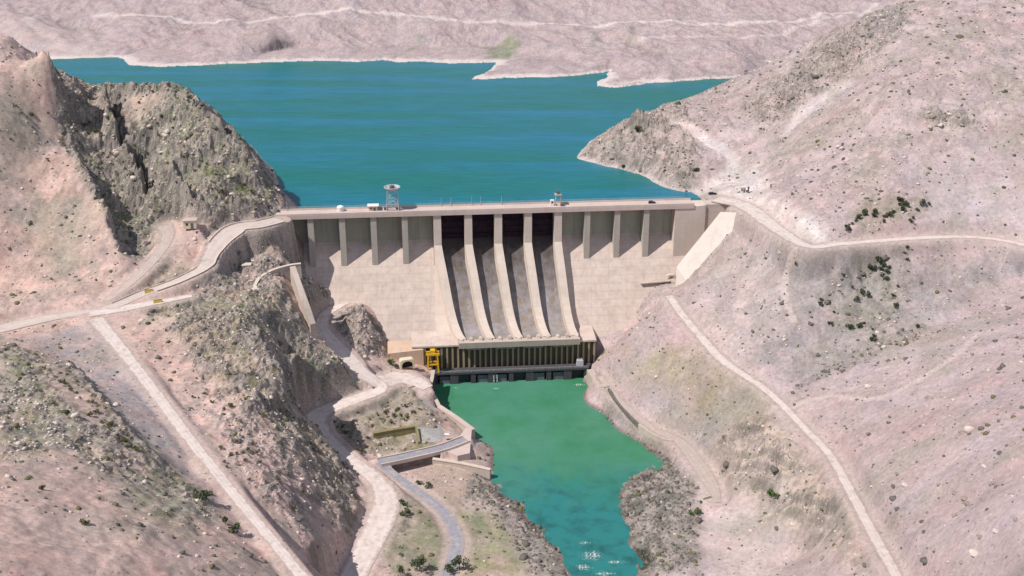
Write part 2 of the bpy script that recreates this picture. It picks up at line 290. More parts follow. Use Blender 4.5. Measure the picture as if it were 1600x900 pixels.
PINK = (.53,.38,.335); LILAC = (.42,.335,.335); PALE = (.53,.445,.415); WHITE = (.64,.58,.56); SCREE = (.315,.29,.30)
OLIVE = (.15,.165,.08); GREYOL = (.16,.195,.105); DARK = (.12,.115,.11); GREEN = (.10,.18,.05); CREAM = (.46,.38,.29); TAN = (.43,.335,.275); ORANGE = (.44,.31,.19); ROCKG = (.165,.16,.14)
colr = np.empty(XX.shape+(3,), np.float32)
k = sstep(-60, 60, XX+20)[...,None]
colr[:] = np.array(PINK)*(1-k)+np.array(LILAC)*k
k = sstep(880, 1050, YY)[...,None]; colr[:] = colr*(1-k)+np.array((.365,.295,.305))*k
ROUGH = (0.35+.5*sstep(40, 90, XX)*sstep(590, 640, YY)+.35*sstep(20, -60, XX)).astype(np.float32); ROUGH += 0.8*sstep(850, 1150, YY)
ZONES = [
 # outline, feather, colour, strength, roughness
 ([(95,205),(130,140),(150,132),(280,136),(330,172),(372,216),(410,262),(434,300),(434,332),(330,345),(260,345),(225,400),(205,400),(170,330),(130,270)], 5, GREYOL, .9, 4.2),
 ([(150,140),(260,140),(255,165),(200,185),(140,190)], 4, PINK, .8, 1.2),
 ([(150,215),(200,215),(225,260),(180,280),(140,245)], 4, TAN, .7, 1.6),
 ([(280,150),(320,172),(400,265),(430,310),(330,330),(290,260)], 6, OLIVE, .55, 3.4),
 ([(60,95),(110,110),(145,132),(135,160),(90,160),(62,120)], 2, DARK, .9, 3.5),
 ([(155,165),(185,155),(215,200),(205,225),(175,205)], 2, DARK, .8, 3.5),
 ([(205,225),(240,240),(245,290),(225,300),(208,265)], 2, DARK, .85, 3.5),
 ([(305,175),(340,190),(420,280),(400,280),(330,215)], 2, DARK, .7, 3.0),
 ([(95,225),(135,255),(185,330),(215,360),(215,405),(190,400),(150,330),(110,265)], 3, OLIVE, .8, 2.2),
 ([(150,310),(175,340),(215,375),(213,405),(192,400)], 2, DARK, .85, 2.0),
 ([(0,150),(60,180),(85,220),(60,280),(0,260)], 9, GREYOL, .45, .8),
 ([(20,330),(100,300),(160,360),(120,420),(40,400)], 10, GREYOL, .35, .8),
 ([(230,480),(300,470),(420,470),(520,560),(560,600),(480,640),(560,780),(545,830),(430,700),(300,560)], 6, OLIVE, .7, 2.7),
 ([(300,580),(400,640),(500,760),(480,860),(380,760)], 9, PINK, .55, 1.6),
 ([(320,440),(440,440),(480,520),(400,520),(290,480)], 6, OLIVE, .55, 2.0),
 ([(400,540),(430,540),(470,600),(490,640),(470,645),(430,610)], 2, DARK, .8, 3.5),
 ([(480,560),(540,555),(560,600),(500,630),(470,600)], 3, GREYOL, .8, 2.6),
 ([(20,530),(150,505),(240,620),(340,790),(300,760),(200,670),(100,580)], 5, SCREE, .85, .35),
 ([(0,540),(60,560),(110,640),(100,700),(0,720)], 6, GREYOL, .85, 2.0),
 ([(60,560),(110,575),(230,690),(340,790),(320,800),(200,700)], 4, OLIVE, .75, 1.4),
 ([(110,640),(230,700),(330,800),(300,850),(230,800),(110,715)], 7, GREYOL, .6, 1.5),
 ([(230,735),(300,790),(310,850),(200,840),(120,830),(180,800)], 9, GREYOL, .4, .9),
 ([(330,355),(440,350),(450,440),(340,450),(310,420)], 4, ROCKG, .7, 2.4),
 ([(440,395),(472,412),(505,452),(560,470),(525,485),(490,505),(470,452)], 3, (.13,.125,.11), .9, 2.2),
 ([(230,400),(320,415),(230,450),(200,455)], 3, OLIVE, .6, 1.0),
 ([(505,640),(640,608),(690,660),(680,700),(600,710),(540,700)], 2, OLIVE, .75, 1.2),
 ([(540,480),(600,520),(610,560),(560,560),(515,510)], 3, ROCKG, .7, 2.4),
 ([(600,530),(660,545),(665,572),(600,560)], 2, ORANGE, .6, .3),
 ([(650,720),(740,722),(745,765),(700,800),(650,760)], 3, TAN, .9, .1),
 ([(735,735),(775,740),(860,830),(890,900),(830,900),(770,800),(725,790)], 4, ROCKG, .8, 1.3),
 ([(700,800),(760,800),(820,870),(810,900),(720,900),(735,840)], 5, (.24,.26,.12), .8, .3),
 ([(605,800),(640,770),(700,830),(690,900),(600,900)], 5, GREYOL, .75, .4),
 ([(590,760),(625,770),(640,830),(600,860)], 3, OLIVE, .8, 1.2),
 ([(672,820),(684,820),(694,860),(686,890),(678,890)], 2, GREEN, .7, .1),
 ([(735,805),(750,800),(765,830),(745,835)], 2, GREEN, .7, .1),
 # right side
 ([(905,246),(990,180),(1040,165),(1090,230),(1080,300),(1000,275)], 4, (.37,.30,.27), .8, 2.0),
 ([(985,190),(1015,190),(1010,212),(985,212)], 1.5, OLIVE, .7, 1.5),
 ([(1085,302),(1140,258),(1180,262),(1235,330),(1310,372),(1290,392),(1200,365),(1165,322)], 5, WHITE, .85, .2),
 ([(1040,190),(1080,195),(1160,245),(1150,262),(1090,220)], 2.5, WHITE, .7, .2),
 ([(1240,175),(1330,125),(1335,135),(1255,190),(1225,215)], 3, WHITE, .6, .4),
 ([(1170,170),(1300,50),(1350,40),(1400,60),(1290,140),(1200,200)], 10, (.31,.26,.245), .65, 2.6),
 ([(1330,30),(1420,40),(1400,60),(1350,65)], 5, (.24,.24,.26), .7, 2.2),
 ([(1420,250),(1600,230),(1600,340),(1450,340)], 12, (.42,.375,.385), .7, .3),
 ([(1440,170),(1520,180),(1530,205),(1450,205)], 5, GREYOL, .45, 1.5),
 ([(1320,340),(1360,310),(1450,315),(1440,340),(1350,365)], 3, OLIVE, .5, .8),
 ([(1170,400),(1310,395),(1600,395),(1600,418),(1450,508),(1260,598),(1180,560)], 6, (.265,.25,.26), .85, .8),
 ([(1340,400),(1420,395),(1410,470),(1390,540),(1310,520),(1290,470)], 6, (.22,.225,.19), .7, 1.2),
 ([(1100,430),(1210,410),(1240,520),(1150,560),(1090,500)], 8, PALE, .5, .7),
 ([(1440,505),(1260,592),(1240,610),(1330,575),(1460,520)], 2, ROCKG, .6, .9),
 ([(985,560),(1080,550),(1200,610),(1180,660),(1080,650),(1010,600)], 7, (.29,.265,.165), .75, .6),
 ([(1000,600),(1050,600),(1060,650),(1030,650)], 4, SCREE, .8, .3),
 ([(1100,700),(1200,640),(1320,780),(1350,890),(1250,850),(1170,790)], 6, CREAM, .7, 1.3),
 ([(1040,640),(1130,650),(1110,720),(1070,690)], 5, SCREE, .6, .7),
 ([(975,745),(1045,712),(1085,760),(1095,900),(1000,900),(970,800)], 4, (.10,.105,.09), .95, 1.6),
 ([(925,580),(955,610),(1000,668),(1045,705),(1038,718),(990,690),(945,648)], 2, ROCKG, .7, .8),
 ([(930,535),(985,535),(980,560),(930,568)], 3, ORANGE, .5, .3),
 ([(1095,760),(1180,800),(1230,900),(1110,900)], 8, PALE, .6, .15),
 # far side
 ([(755,92),(770,65),(800,60),(815,75),(790,92)], 6, GREEN, .65, .5),
 ([(625,92),(650,62),(665,60),(645,90)], 5, (.19,.21,.14), .6, .5),
 ([(915,72),(935,48),(945,50),(930,74)], 5, (.19,.21,.14), .5, .5),
 ([(975,66),(985,52),(995,52),(988,68)], 5, (.21,.225,.165), .5, .5),
 ([(270,60),(420,45),(450,85),(300,95)], 20, (.36,.29,.28), .6, 1.0),
 ([(0,40),(60,35),(160,60),(150,88),(0,85)], 20, PALE, .5, .6),
]
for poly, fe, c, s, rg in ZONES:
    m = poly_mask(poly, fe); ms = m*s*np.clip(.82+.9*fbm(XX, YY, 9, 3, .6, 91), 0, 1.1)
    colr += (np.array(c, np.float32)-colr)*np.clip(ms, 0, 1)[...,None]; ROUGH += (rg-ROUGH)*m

# ------------------------------------------------------------------ roads (photo pixel, elevation) -> smooth 3D centre lines
def spline(q, step=1.5):
    q = [np.array(p, float) for p in q]; q = [2*q[0]-q[1]]+q+[2*q[-1]-q[-2]]; out = []
    for i in range(1, len(q)-2):
        nn = max(2, int(np.linalg.norm(q[i+1]-q[i])/step))
        for t in np.arange(nn)/nn:
            out.append(.5*((2*q[i])+(q[i+1]-q[i-1])*t+(2*q[i-1]-5*q[i]+4*q[i+1]-q[i+2])*t*t+(3*q[i]-q[i-1]-3*q[i+1]+q[i+2])*t**3))
    return np.array(out+[q[-2]])
ROADS = {}
def road(name, px, widths, blend=6.0, world=None):
    q = [at(*p) for p in px] if world is None else world
    c = spline(q); s = np.linspace(0, 1, len(c)); wd = np.interp(s, np.linspace(0, 1, len(widths)), widths)
    ROADS[name] = (c, wd, blend)
road('crest_road', [(436,343,99.85),(405,351,99.6),(372,356,98.6),(345,376,96),(328,400,93),(318,418,91.5),(275,440,87.5),(225,458,84),(165,482,82),(90,494,79.5),(0,513,76.5),(-80,530,74)], [12,15,8,7.5,7,8,12,8], 4)
road('spur', [(140,490,81.6),(190,482,82.4),(240,473,83.4),(300,462,84.6)], [9,9,6,4], 4)
road('upper_track', [(165,470,83),(205,440,87),(245,400,92.5),(262,370,97),(258,352,100)], [5,6,6,9], 5)
road('ramp_road', [(150,498,81.5),(185,540,79),(232,600,75.5),(300,690,69.5),(360,765,65),(420,838,61.5),(475,905,58.5),(520,960,56)], [8,6.5,5.8,5.3,4.8,4.5,4.5,4.5], 5)
road('river_road', [(566,462,49.5),(535,474,48.5),(508,492,47),(505,515,44.5),(532,548,39),(566,582,31.5),(594,605,26.5),(560,622,25),(520,636,23.8),(494,652,23),(506,680,22),(544,715,20.5),(584,746,19.3),(602,775,18.8),(598,805,18.4),(574,855,17.5),(551,900,17),(526,950,16.5)], [7,7,9,12,9,10,13,9,8,9,14,13,12,11], 4)
road('platform', [(596,596,26.5),(625,590,24.5),(650,596,24),(668,606,23.6)], [20,17,12,8], 3)
road('asphalt_road', [(592,722,19.5),(620,745,17),(660,773,15.6),(695,803,15),(713,840,14.8),(708,875,14.7),(690,912,14.6),(670,950,14.5)], [5,5,6,6.5,7,6.5,6], 4)
road('bridge_road', [(590,722,19.5),(640,712,19),(690,700,18.6),(725,688,18.3)], [4.6,4.6,5,6], 1.5)
road('bank_road', [(1046,462,60),(1062,486,57.5),(1096,527,52.5),(1132,565,49),(1190,604,46.5),(1222,632,45.5),(1256,668,45.3),(1296,710,46),(1330,770,48.5),(1362,830,51.5),(1402,902,56),(1440,970,60)], [5,5,6,4.5,4.2,4.2,4.6,4.8,4.8,4.8], 5)
road('bench_road', [(1120,310,100.4),(1165,322,100.3),(1215,358,100),(1262,384,99.8),(1310,381,100.5),(1360,377,101.5),(1430,372,102.5),(1510,370,103),(1570,376,103),(1640,392,102.5)], [14,12,10,6,5,5,5,5], 5)
road('river_path', [(938,588,20.5),(962,620,18.8),(990,645,17.8),(1025,672,17),(1062,690,16.3),(1090,724,15.7),(1112,758,15.3),(1122,785,15.1)], [4,4,4,4,6,8,8,3], 4)

# noise relief, then cut and fill along the roads
x_, y_ = XX, YY
dist_road = np.full(XX.shape, 60.0, np.float32)
road_z = ZZ.copy(); road_w = np.zeros(XX.shape); road_d = np.full(XX.shape, 1e9)
for nm, (c, wd, bl) in ROADS.items():
    for i in range(0, len(c)-1):
        a, b = c[i], c[i+1]; hw = (wd[i]+wd[i+1])/4; r = hw+1.3+bl
        i0, i1 = np.searchsorted(GX, [min(a[0], b[0])-r, max(a[0], b[0])+r]); j0, j1 = np.searchsorted(GY, [min(a[1], b[1])-r, max(a[1], b[1])+r])
        X = XX[j0:j1,i0:i1]; Y = YY[j0:j1,i0:i1]
        if X.size == 0: continue
        e = (b-a)[:2]; t = np.clip(((X-a[0])*e[0]+(Y-a[1])*e[1])/(e@e+1e-9), 0, 1)
        d = np.hypot(X-a[0]-t*e[0], Y-a[1]-t*e[1]); zz = a[2]+(b[2]-a[2])*t
        ww = 1-sstep(hw+1.3, r, d)
        sub = road_w[j0:j1,i0:i1]; dn_ = np.maximum(d-hw, -.0)+d*.02; up = (dn_ < road_d[j0:j1,i0:i1]) & (ww > 0)
        road_d[j0:j1,i0:i1] = np.where(up, dn_, road_d[j0:j1,i0:i1])
        road_z[j0:j1,i0:i1] = np.where(up, zz-0.14, road_z[j0:j1,i0:i1]); road_w[j0:j1,i0:i1] = np.maximum(sub, ww)
near = (1-sstep(1100, 2500, YY))
rid = fbm(XX, YY, 42, 6, .55, 3, True)-.25
fine = fbm(XX, YY, 9, 4, .6, 11)
big = fbm(XX, YY, 120, 4, .5, 5)
gul = fbm(XX*1.0+6*fine, YY*.35, 16, 4, .55, 21, True)-.3
wl = np.minimum(np.abs(ZZ-ZR), np.abs(ZZ-ZT)); calm = .25+.75*sstep(0, 6, wl)
fin2 = fbm(XX, YY, 5.5, 3, .6, 15, True)-.3
rel = ROUGH*(1.3*rid+.7*fine+.55*fin2)+(.9+1.5*sstep(40, 100, XX)*sstep(600, 650, YY))*gul*np.minimum(ROUGH, 1.2)+1.0*big*(ROUGH < 5)
farw = sstep(930, 1080, YY); rel = rel*(1-farw)+farw*sstep(96, 102, ZZ)*(9*big+11*(fbm(XX+.5*YY, YY*.7, 110, 5, .52, 201, True)-.25)+1.2*rid)
ZZ = ZZ+rel*calm*np.where((YY > 1100), 1.0, 1)
# cliffs: lips along which the ground drops to the right
def cliff(px, h, up=18.0, dn=14.0, face=2.2, wob=3.0):
    q = np.array([hit(*p)[:2] for p in px]); best = np.full(XX.shape, 1e9); sd_ = np.zeros(XX.shape); tt = np.zeros(XX.shape)
    r = 60; i0, i1 = np.searchsorted(GX, [q[:,0].min()-r, q[:,0].max()+r]); j0, j1 = np.searchsorted(GY, [q[:,1].min()-r, q[:,1].max()+r]); sl_ = (slice(j0, j1), slice(i0, i1))
    X = XX[sl_]+wob*fbm(XX[sl_], YY[sl_], 9, 4, .65, 141)*1.6; Y = YY[sl_]+wob*fbm(XX[sl_], YY[sl_], 9, 4, .65, 151)*1.6
    L_ = np.r_[0, np.cumsum(np.hypot(*np.diff(q, axis=0).T))]; bd = np.full(X.shape, 1e9); bs = np.zeros(X.shape); bt = np.zeros(X.shape)
    for k in range(len(q)-1):
        a, b = q[k], q[k+1]; e = b-a; t = np.clip(((X-a[0])*e[0]+(Y-a[1])*e[1])/(e@e), 0, 1); d = np.hypot(X-a[0]-t*e[0], Y-a[1]-t*e[1])
        side = np.sign((X-a[0])*e[1]-(Y-a[1])*e[0]); u = d < bd                # + on the right-hand side seen from the camera
        bd = np.where(u, d, bd); bs = np.where(u, -side*d, bs); bt = np.where(u, (L_[k]+t*(L_[k+1]-L_[k]))/L_[-1], bt)
    s_ = -bs if (q[-1]-q[0])[1] > 0 else bs
    tp_ = sstep(0, .16, bt)*(1-sstep(.84, 1, bt))
    f_ = np.where(s_ < 0, .55*np.exp(s_/up), 0)*1.0-np.where(s_ > 0, .45*np.exp(-s_/dn), 0)
    k = sstep(-face/2, face/2, s_); f_ = .55*np.exp(np.minimum(s_, 0)/up)*(1-k)-.45*np.exp(-np.maximum(s_, 0)/dn)*k
    ZZ[sl_] += h*f_*tp_
for px, h, up, dn in [([(58,100),(78,122),(95,145),(118,172)], 27, 16, 16), ([(160,158),(172,178),(180,205),(190,230)], 24, 14, 14), ([(200,222),(208,255),(218,285),(226,312)], 24, 14, 14),
                  ([(302,176),(322,192),(338,210),(356,228)], 18, 12, 12), ([(352,205),(378,236),(400,262),(420,292)], 18, 12, 12), ([(96,226),(125,262),(152,310),(175,355),(194,402)], 19, 18, 16),
                  ([(398,534),(416,552),(430,590),(450,622),(470,650)], 24, 16, 14), ([(492,668),(522,706),(545,745),(560,785),(566,810)], 2.5, 10, 6), ([(538,552),(552,570),(560,592)], 8, 10, 6),
                  ([(100,560),(150,612),(200,668),(240,712)], 4, 12, 12), ([(300,345),(318,372),(322,398)], 5, 8, 6), ([(270,250),(290,285),(300,320)], 10, 12, 12), ([(130,170),(150,200),(165,235)], 4, 10, 10), ([(1290,60),(1330,62),(1400,52)], 5, 10, 10),
                  ([(560,478),(580,510),(604,536)], 5, 8, 6)]:
    cliff(px, h, up, dn)
# the far shore line with its spits and inlets
fs = [(-200,96),(-60,92),(0,90),(60,93),(120,91),(185,89),(196,96),(205,103),(250,104.5),(300,103),(350,100),(400,98),(450,97),(500,95),(560,96.5),(600,94),(622,97.5),(660,97),(712,99),(750,98),(778,97.5),(768,108),(752,117),(737,124),(762,124),(787,122),(825,121.5),(862,120),(910,117),(952,111.5),(946,120),(930,133.5),(950,136),(975,135.5),(1010,131),(1050,127.5),(1100,124),(1150,121),(1250,118)]
q = np.array([at(x, y, ZR)[:2] for x, y in fs]+[(2500, 1050), (2500, 9000), (-2500, 9000), (-2500, 1200)])
j0, j1 = np.searchsorted(GY, [930, 1480]); sl_ = (slice(j0, j1), slice(0, NX)); X = XX[sl_]+5*fbm(XX[sl_], YY[sl_], 22, 4, .55, 211); Y = YY[sl_]+5*fbm(XX[sl_], YY[sl_], 22, 4, .55, 212)
ins = np.zeros(X.shape, bool); dd = np.full(X.shape, 1e9)
for k in range(len(q)):
    a, b = q[k], q[(k+1) % len(q)]; c = (a[1] > Y) != (b[1] > Y)
    with np.errstate(divide='ignore', invalid='ignore'): ins ^= c & (X < (b[0]-a[0])*(Y-a[1])/(b[1]-a[1])+a[0])
    e = b-a; t = np.clip(((X-a[0])*e[0]+(Y-a[1])*e[1])/(e@e+1e-9), 0, 1); dd = np.minimum(dd, np.hypot(X-a[0]-t*e[0], Y-a[1]-t*e[1]))
xr = at(1150,121,ZR)[0]; lk = 1-sstep(xr-30, xr+40, XX[sl_]); lim = ZR+.3+dd*.10
lz = np.where(ins, np.maximum(np.minimum(ZZ[sl_], ZR+.4+dd*.45), ZR+np.minimum(.3+dd*.11, 3.5)), np.minimum(ZZ[sl_], ZR-.3-np.minimum(dd*.1, 5)))
ZZ[sl_] = ZZ[sl_]*(1-lk)+lz*lk
# ledges in the rocky ground
led = np.clip(ROUGH-1.2, 0, 2)/2
for st, kx, ky, sd_, am in ((6.5, .55, -.25, 77, .55), (2.6, .9, .3, 78, .5)):
    q = (ZZ+kx*XX+ky*YY+4.5*fbm(XX, YY, 26, 4, .6, sd_))/st; fr = q-np.floor(q)
    ZZ = ZZ+led*am*st*(sstep(.3, .7, fr)-fr)*np.clip(.5+1.6*fbm(XX, YY, 34, 3, .5, sd_+9), 0, 1)
# layered rock ribs on the right bank below the bank road
rib = poly_mask([(1090,700),(1190,645),(1250,660),(1330,790),(1350,890),(1250,850),(1170,790)], 6)
ZZ += rib*1.6*np.sin((XX*.75+YY*.55+3*fine)*1.1)*np.clip(.6+fbm(XX, YY, 20, 2, .5, 8), 0, 1)
ZZ = ZZ*(1-road_w)+road_z*road_w
for px_, hh_, rr_ in (((994,196), 8, 7), ((1016,192), 4, 6), ((968,222), 3.5, 6), ((940,238), 3, 5)):
    c_ = hit(*px_); ZZ += hh_*np.exp(-((XX-c_[0])**2+(YY-c_[1])**2)/rr_**2)*(1+.4*fin2)
oc = sstep(.28, .44, fbm(XX, YY, 17, 5, .62, 131, True)-.1)*np.clip(ROUGH*.45, .12, .7)*(YY < 1000)
ZZ += oc*(1-road_w)*(.9+1.6*fin2)
# keep the ground inside or in front of the dam where it should be: cut below the concrete face between the banks
U = (XX-DL[0])*UA[0]+(YY-DL[1])*UA[1]; V = (XX-DL[0])*VA[0]+(YY-DL[1])*VA[1]
uL, uR = u_of(640, 600, 10), u_of(930, 600, 10)

def carve(world, zmax):
    q = np.array(world)[:,:2]; x0, y0 = q.min(0)-2; x1, y1 = q.max(0)+2
    i0, i1 = np.searchsorted(GX, [x0, x1]); j0, j1 = np.searchsorted(GY, [y0, y1]); X = XX[j0:j1,i0:i1]; Y = YY[j0:j1,i0:i1]; ins = np.zeros(X.shape, bool)
    for k in range(len(q)):
        a, b = q[k], q[(k+1) % len(q)]; c = (a[1] > Y) != (b[1] > Y)
        with np.errstate(divide='ignore', invalid='ignore'): ins ^= c & (X < (b[0]-a[0])*(Y-a[1])/(b[1]-a[1])+a[0])
    ZZ[j0:j1,i0:i1] = np.where(ins, np.minimum(ZZ[j0:j1,i0:i1], zmax), ZZ[j0:j1,i0:i1])
QUAY = [at(677,578,22.5), at(675,590,22.5), at(673,606,21.5), at(686,634,17.5), at(713,652,16.5), at(739,671,16.5)]
carve(QUAY+[at(770,690,10), at(900,640,10), D(uR-6, 50, 10), D(uR-6, 42, 10), D(u_of(679,580,15), 42, 10)], 5.0)
carve([at(606,716,19), at(664,706,18.6), at(690,716,15), at(640,742,16), at(618,738,17)], 13.0)
ub0, ub1 = u_of(1060, 420, 66), u_of(1150, 330, 98)
zc_ = 58+np.clip((U-ub0)/(ub1-ub0), 0, 1)*36; mk_ = (U > ub0-6)*(U < ub1+1)*(V > -9)*(V < 5)
ZZ = np.where(mk_ > 0, np.minimum(ZZ, zc_), ZZ)
# fine colour variation with slope / height
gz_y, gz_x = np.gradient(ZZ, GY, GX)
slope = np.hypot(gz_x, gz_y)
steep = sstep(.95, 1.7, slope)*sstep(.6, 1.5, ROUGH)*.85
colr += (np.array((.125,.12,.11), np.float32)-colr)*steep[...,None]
mot = fbm(XX, YY, 14, 5, .6, 41); fr_ = sstep(.0, -.5, fbm(XX+.5*YY, YY*.7, 110, 5, .52, 201, True)-.25)*sstep(950, 1080, YY); colr += (np.array((.20,.18,.175), np.float32)-colr)*(.55*fr_)[...,None]
colr *= (1+.30*mot)[...,None]
GK = sstep(-.03, .0, colr[...,1]-colr[...,0]); gk = 1-.8*sstep(-.03, .0, colr[...,1]-colr[...,0]); hv = fbm(XX, YY, 46, 5, .6, 161); hv2 = fbm(XX, YY, 27, 5, .62, 171); nearm = 1-sstep(880, 1050, YY)
m_ = np.clip(sstep(.05, .32, hv)*.5, 0, 1)*np.where(XX < -20, 1.1, .85)*nearm; colr += (np.array((.27,.265,.215), np.float32)-colr)*np.clip(m_, 0, .7)[...,None]
m_ = sstep(.08, .34, hv2)*.42*gk; colr += (colr*np.array((1.12,.95,.96), np.float32)-colr)*m_[...,None]
m_ = sstep(.08, .34, -hv2)*.6; colr += (colr*np.array((.92,.95,1.04), np.float32)-colr)*m_[...,None]
wet = (1-sstep(.5, 1.6+1.2*fine, ZZ-ZT))*(YY < 640)*(ZZ > ZT-2); colr *= (1-.6*np.clip(wet, 0, 1))[...,None]
mot2 = fbm(XX, YY, 60, 3, .5, 43)[...,None]; colr *= 1+mot2*np.array([.10,.14,.16])
colr += (np.array((.20,.18,.165), np.float32)-colr)*oc[...,None]
oc2 = sstep(.34, .5, fbm(XX, YY, 11, 5, .6, 133, True)-.1)*np.clip(ROUGH*.2, .06, .3); colr += (np.array((.56,.48,.44), np.float32)-colr)*oc2[...,None]
# pale draw-down rim round the reservoir
rim = (sstep(ZR-1, ZR+.2, ZZ)*(1-sstep(ZR+.9, ZR+2.0+1.5*fine, ZZ)))*(YY > 700)
colr += (np.array((.66,.60,.57), np.float32)-colr)*(rim*np.where(YY > 950, .75, .35))[...,None]
# light tracks worn on the far hills and on the slopes
def track(px, wid, c, s):
    q = np.array([hit(*p) for p in px]); q = spline(q, 4)
    for i in range(len(q)-1):
        a, b = q[i], q[i+1]; r = wid*2.5
        i0, i1 = np.searchsorted(GX, [min(a[0], b[0])-r, max(a[0], b[0])+r]); j0, j1 = np.searchsorted(GY, [min(a[1], b[1])-r, max(a[1], b[1])+r])
        X = XX[j0:j1,i0:i1]; Y = YY[j0:j1,i0:i1]
        if X.size == 0: continue
        e = (b-a)[:2]; t = np.clip(((X-a[0])*e[0]+(Y-a[1])*e[1])/(e@e+1e-9), 0, 1)
        m = (1-sstep(wid*.6, wid*1.5, np.hypot(X-a[0]-t*e[0], Y-a[1]-t*e[1])))*s
        TM[j0:j1,i0:i1] = np.maximum(TM[j0:j1,i0:i1], m)
for wid, c, s, px in [(3.2, WHITE, .6, [(150,25),(260,25),(330,36),(420,30),(520,18),(620,22),(700,30),(800,36),(950,38),(1100,38),(1200,34),(1330,20)]),
                      (3, WHITE, .4, [(1000,62),(1080,58),(1180,55),(1280,30),(1400,6)]),
                      (1.6, PALE, .6, [(1200,645),(1290,620),(1380,620),(1480,565),(1530,520)]),
                      (1.5, PALE, .6, [(1240,395),(1230,420),(1226,460),(1240,500)]),
                      (1.2, (.3,.27,.25), .5, [(1360,130),(1420,145),(1500,165)]),
                      (1.5, (.3,.27,.25), .45, [(1420,50),(1480,70),(1540,100)])]:
    TM = np.zeros(XX.shape, np.float32); track(px, wid, c, s)
    colr += (np.array(c, np.float32)-colr)*TM[...,None]
# roads' dusty verges
vg = sstep(.25, 1, road_w)*.5
colr += (np.array((.47,.385,.35), np.float32)-colr)*vg[...,None]
colr = np.clip(colr, .02, .85)

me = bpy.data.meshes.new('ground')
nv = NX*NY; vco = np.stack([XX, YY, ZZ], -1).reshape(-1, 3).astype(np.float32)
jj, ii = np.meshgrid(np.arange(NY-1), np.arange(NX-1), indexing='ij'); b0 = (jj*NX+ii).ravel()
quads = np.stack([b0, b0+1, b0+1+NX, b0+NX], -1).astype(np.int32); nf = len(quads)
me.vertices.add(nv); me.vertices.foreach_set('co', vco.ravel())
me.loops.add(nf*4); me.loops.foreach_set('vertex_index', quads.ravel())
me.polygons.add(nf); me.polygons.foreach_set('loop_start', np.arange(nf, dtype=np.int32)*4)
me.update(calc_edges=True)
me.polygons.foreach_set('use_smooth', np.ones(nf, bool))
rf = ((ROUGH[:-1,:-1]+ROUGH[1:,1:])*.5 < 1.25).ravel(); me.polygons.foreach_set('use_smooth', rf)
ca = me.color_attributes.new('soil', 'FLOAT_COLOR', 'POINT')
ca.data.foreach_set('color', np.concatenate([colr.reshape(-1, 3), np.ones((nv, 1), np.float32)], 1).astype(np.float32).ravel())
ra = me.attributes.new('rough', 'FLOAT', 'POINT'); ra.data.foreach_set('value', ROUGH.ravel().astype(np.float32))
mg, t, b = mat('ground'); L = t.links.new
tc = N(t, 'ShaderNodeTexCoord'); vc = N(t, 'ShaderNodeAttribute', attribute_name='soil'); rr = N(t, 'ShaderNodeAttribute', attribute_name='rough')
n1 = N(t, 'ShaderNodeTexNoise', i_Scale=.5, i_Detail=7, i_Roughness=.68); L(tc.outputs['Object'], n1.inputs['Vector'])
n2 = N(t, 'ShaderNodeTexNoise', i_Scale=1.1, i_Detail=6, i_Roughness=.7); L(tc.outputs['Object'], n2.inputs['Vector'])
vo = N(t, 'ShaderNodeTexVoronoi', i_Scale=.42, i_Randomness=1.0); L(tc.outputs['Object'], vo.inputs['Vector'])
m1 = N(t, 'ShaderNodeMapRange', i_From_Min=.3, i_From_Max=.7, i_To_Min=.78, i_To_Max=1.22); L(n1.outputs[0], m1.inputs[0])
mul = N(t, 'ShaderNodeMix', data_type='RGBA', blend_type='MULTIPLY'); mul.inputs[0].default_value = 1; L(vc.outputs['Color'], mul.inputs[6]); L(m1.outputs[0], mul.inputs[7])
# dry tufts / stones: dark and pale specks
sp = N(t, 'ShaderNodeMapRange', i_From_Min=.56, i_From_Max=.66, i_To_Min=0, i_To_Max=.6); L(n2.outputs[0], sp.inputs[0])
rs = N(t, 'ShaderNodeMapRange', i_From_Min=.2, i_From_Max=2.5, i_To_Min=.45, i_To_Max=1.5); L(rr.outputs['Fac'], rs.inputs[0])
spm = N(t, 'ShaderNodeMath', operation='MULTIPLY'); L(sp.outputs[0], spm.inputs[0]); L(rs.outputs[0], spm.inputs[1])
mk = N(t, 'ShaderNodeMix', data_type='RGBA'); L(spm.outputs[0], mk.inputs[0]); L(mul.outputs[2], mk.inputs[6]); mk.inputs[7].default_value = (.10,.09,.06,1)
sp2 = N(t, 'ShaderNodeMapRange', i_From_Min=.43, i_From_Max=.34, i_To_Min=0, i_To_Max=.5); L(n2.outputs[0], sp2.inputs[0])
spm2 = N(t, 'ShaderNodeMath', operation='MULTIPLY'); L(sp2.outputs[0], spm2.inputs[0]); L(rs.outputs[0], spm2.inputs[1])
mk2 = N(t, 'ShaderNodeMix', data_type='RGBA'); L(spm2.outputs[0], mk2.inputs[0]); L(mk.outputs[2], mk2.inputs[6]); mk2.inputs[7].default_value = (.56,.49,.45,1)
vd = N(t, 'ShaderNodeMapRange', i_From_Min=.30, i_From_Max=.17, i_To_Max=.75); L(vo.outputs['Distance'], vd.inputs[0])
n5 = N(t, 'ShaderNodeTexNoise', i_Scale=.06, i_Detail=4, i_Roughness=.6); L(tc.outputs['Object'], n5.inputs['Vector'])
g5 = N(t, 'ShaderNodeMapRange', i_From_Min=.42, i_From_Max=.6); L(n5.outputs[0], g5.inputs[0])
sxc = N(t, 'ShaderNodeSeparateXYZ'); L(vo.outputs['Color'], sxc.inputs[0])
lt = N(t, 'ShaderNodeMath', operation='LESS_THAN'); L(sxc.outputs[0], lt.inputs[0]); lt.inputs[1].default_value = .42
vm = N(t, 'ShaderNodeMath', operation='MULTIPLY'); L(vd.outputs[0], vm.inputs[0]); L(g5.outputs[0], vm.inputs[1])
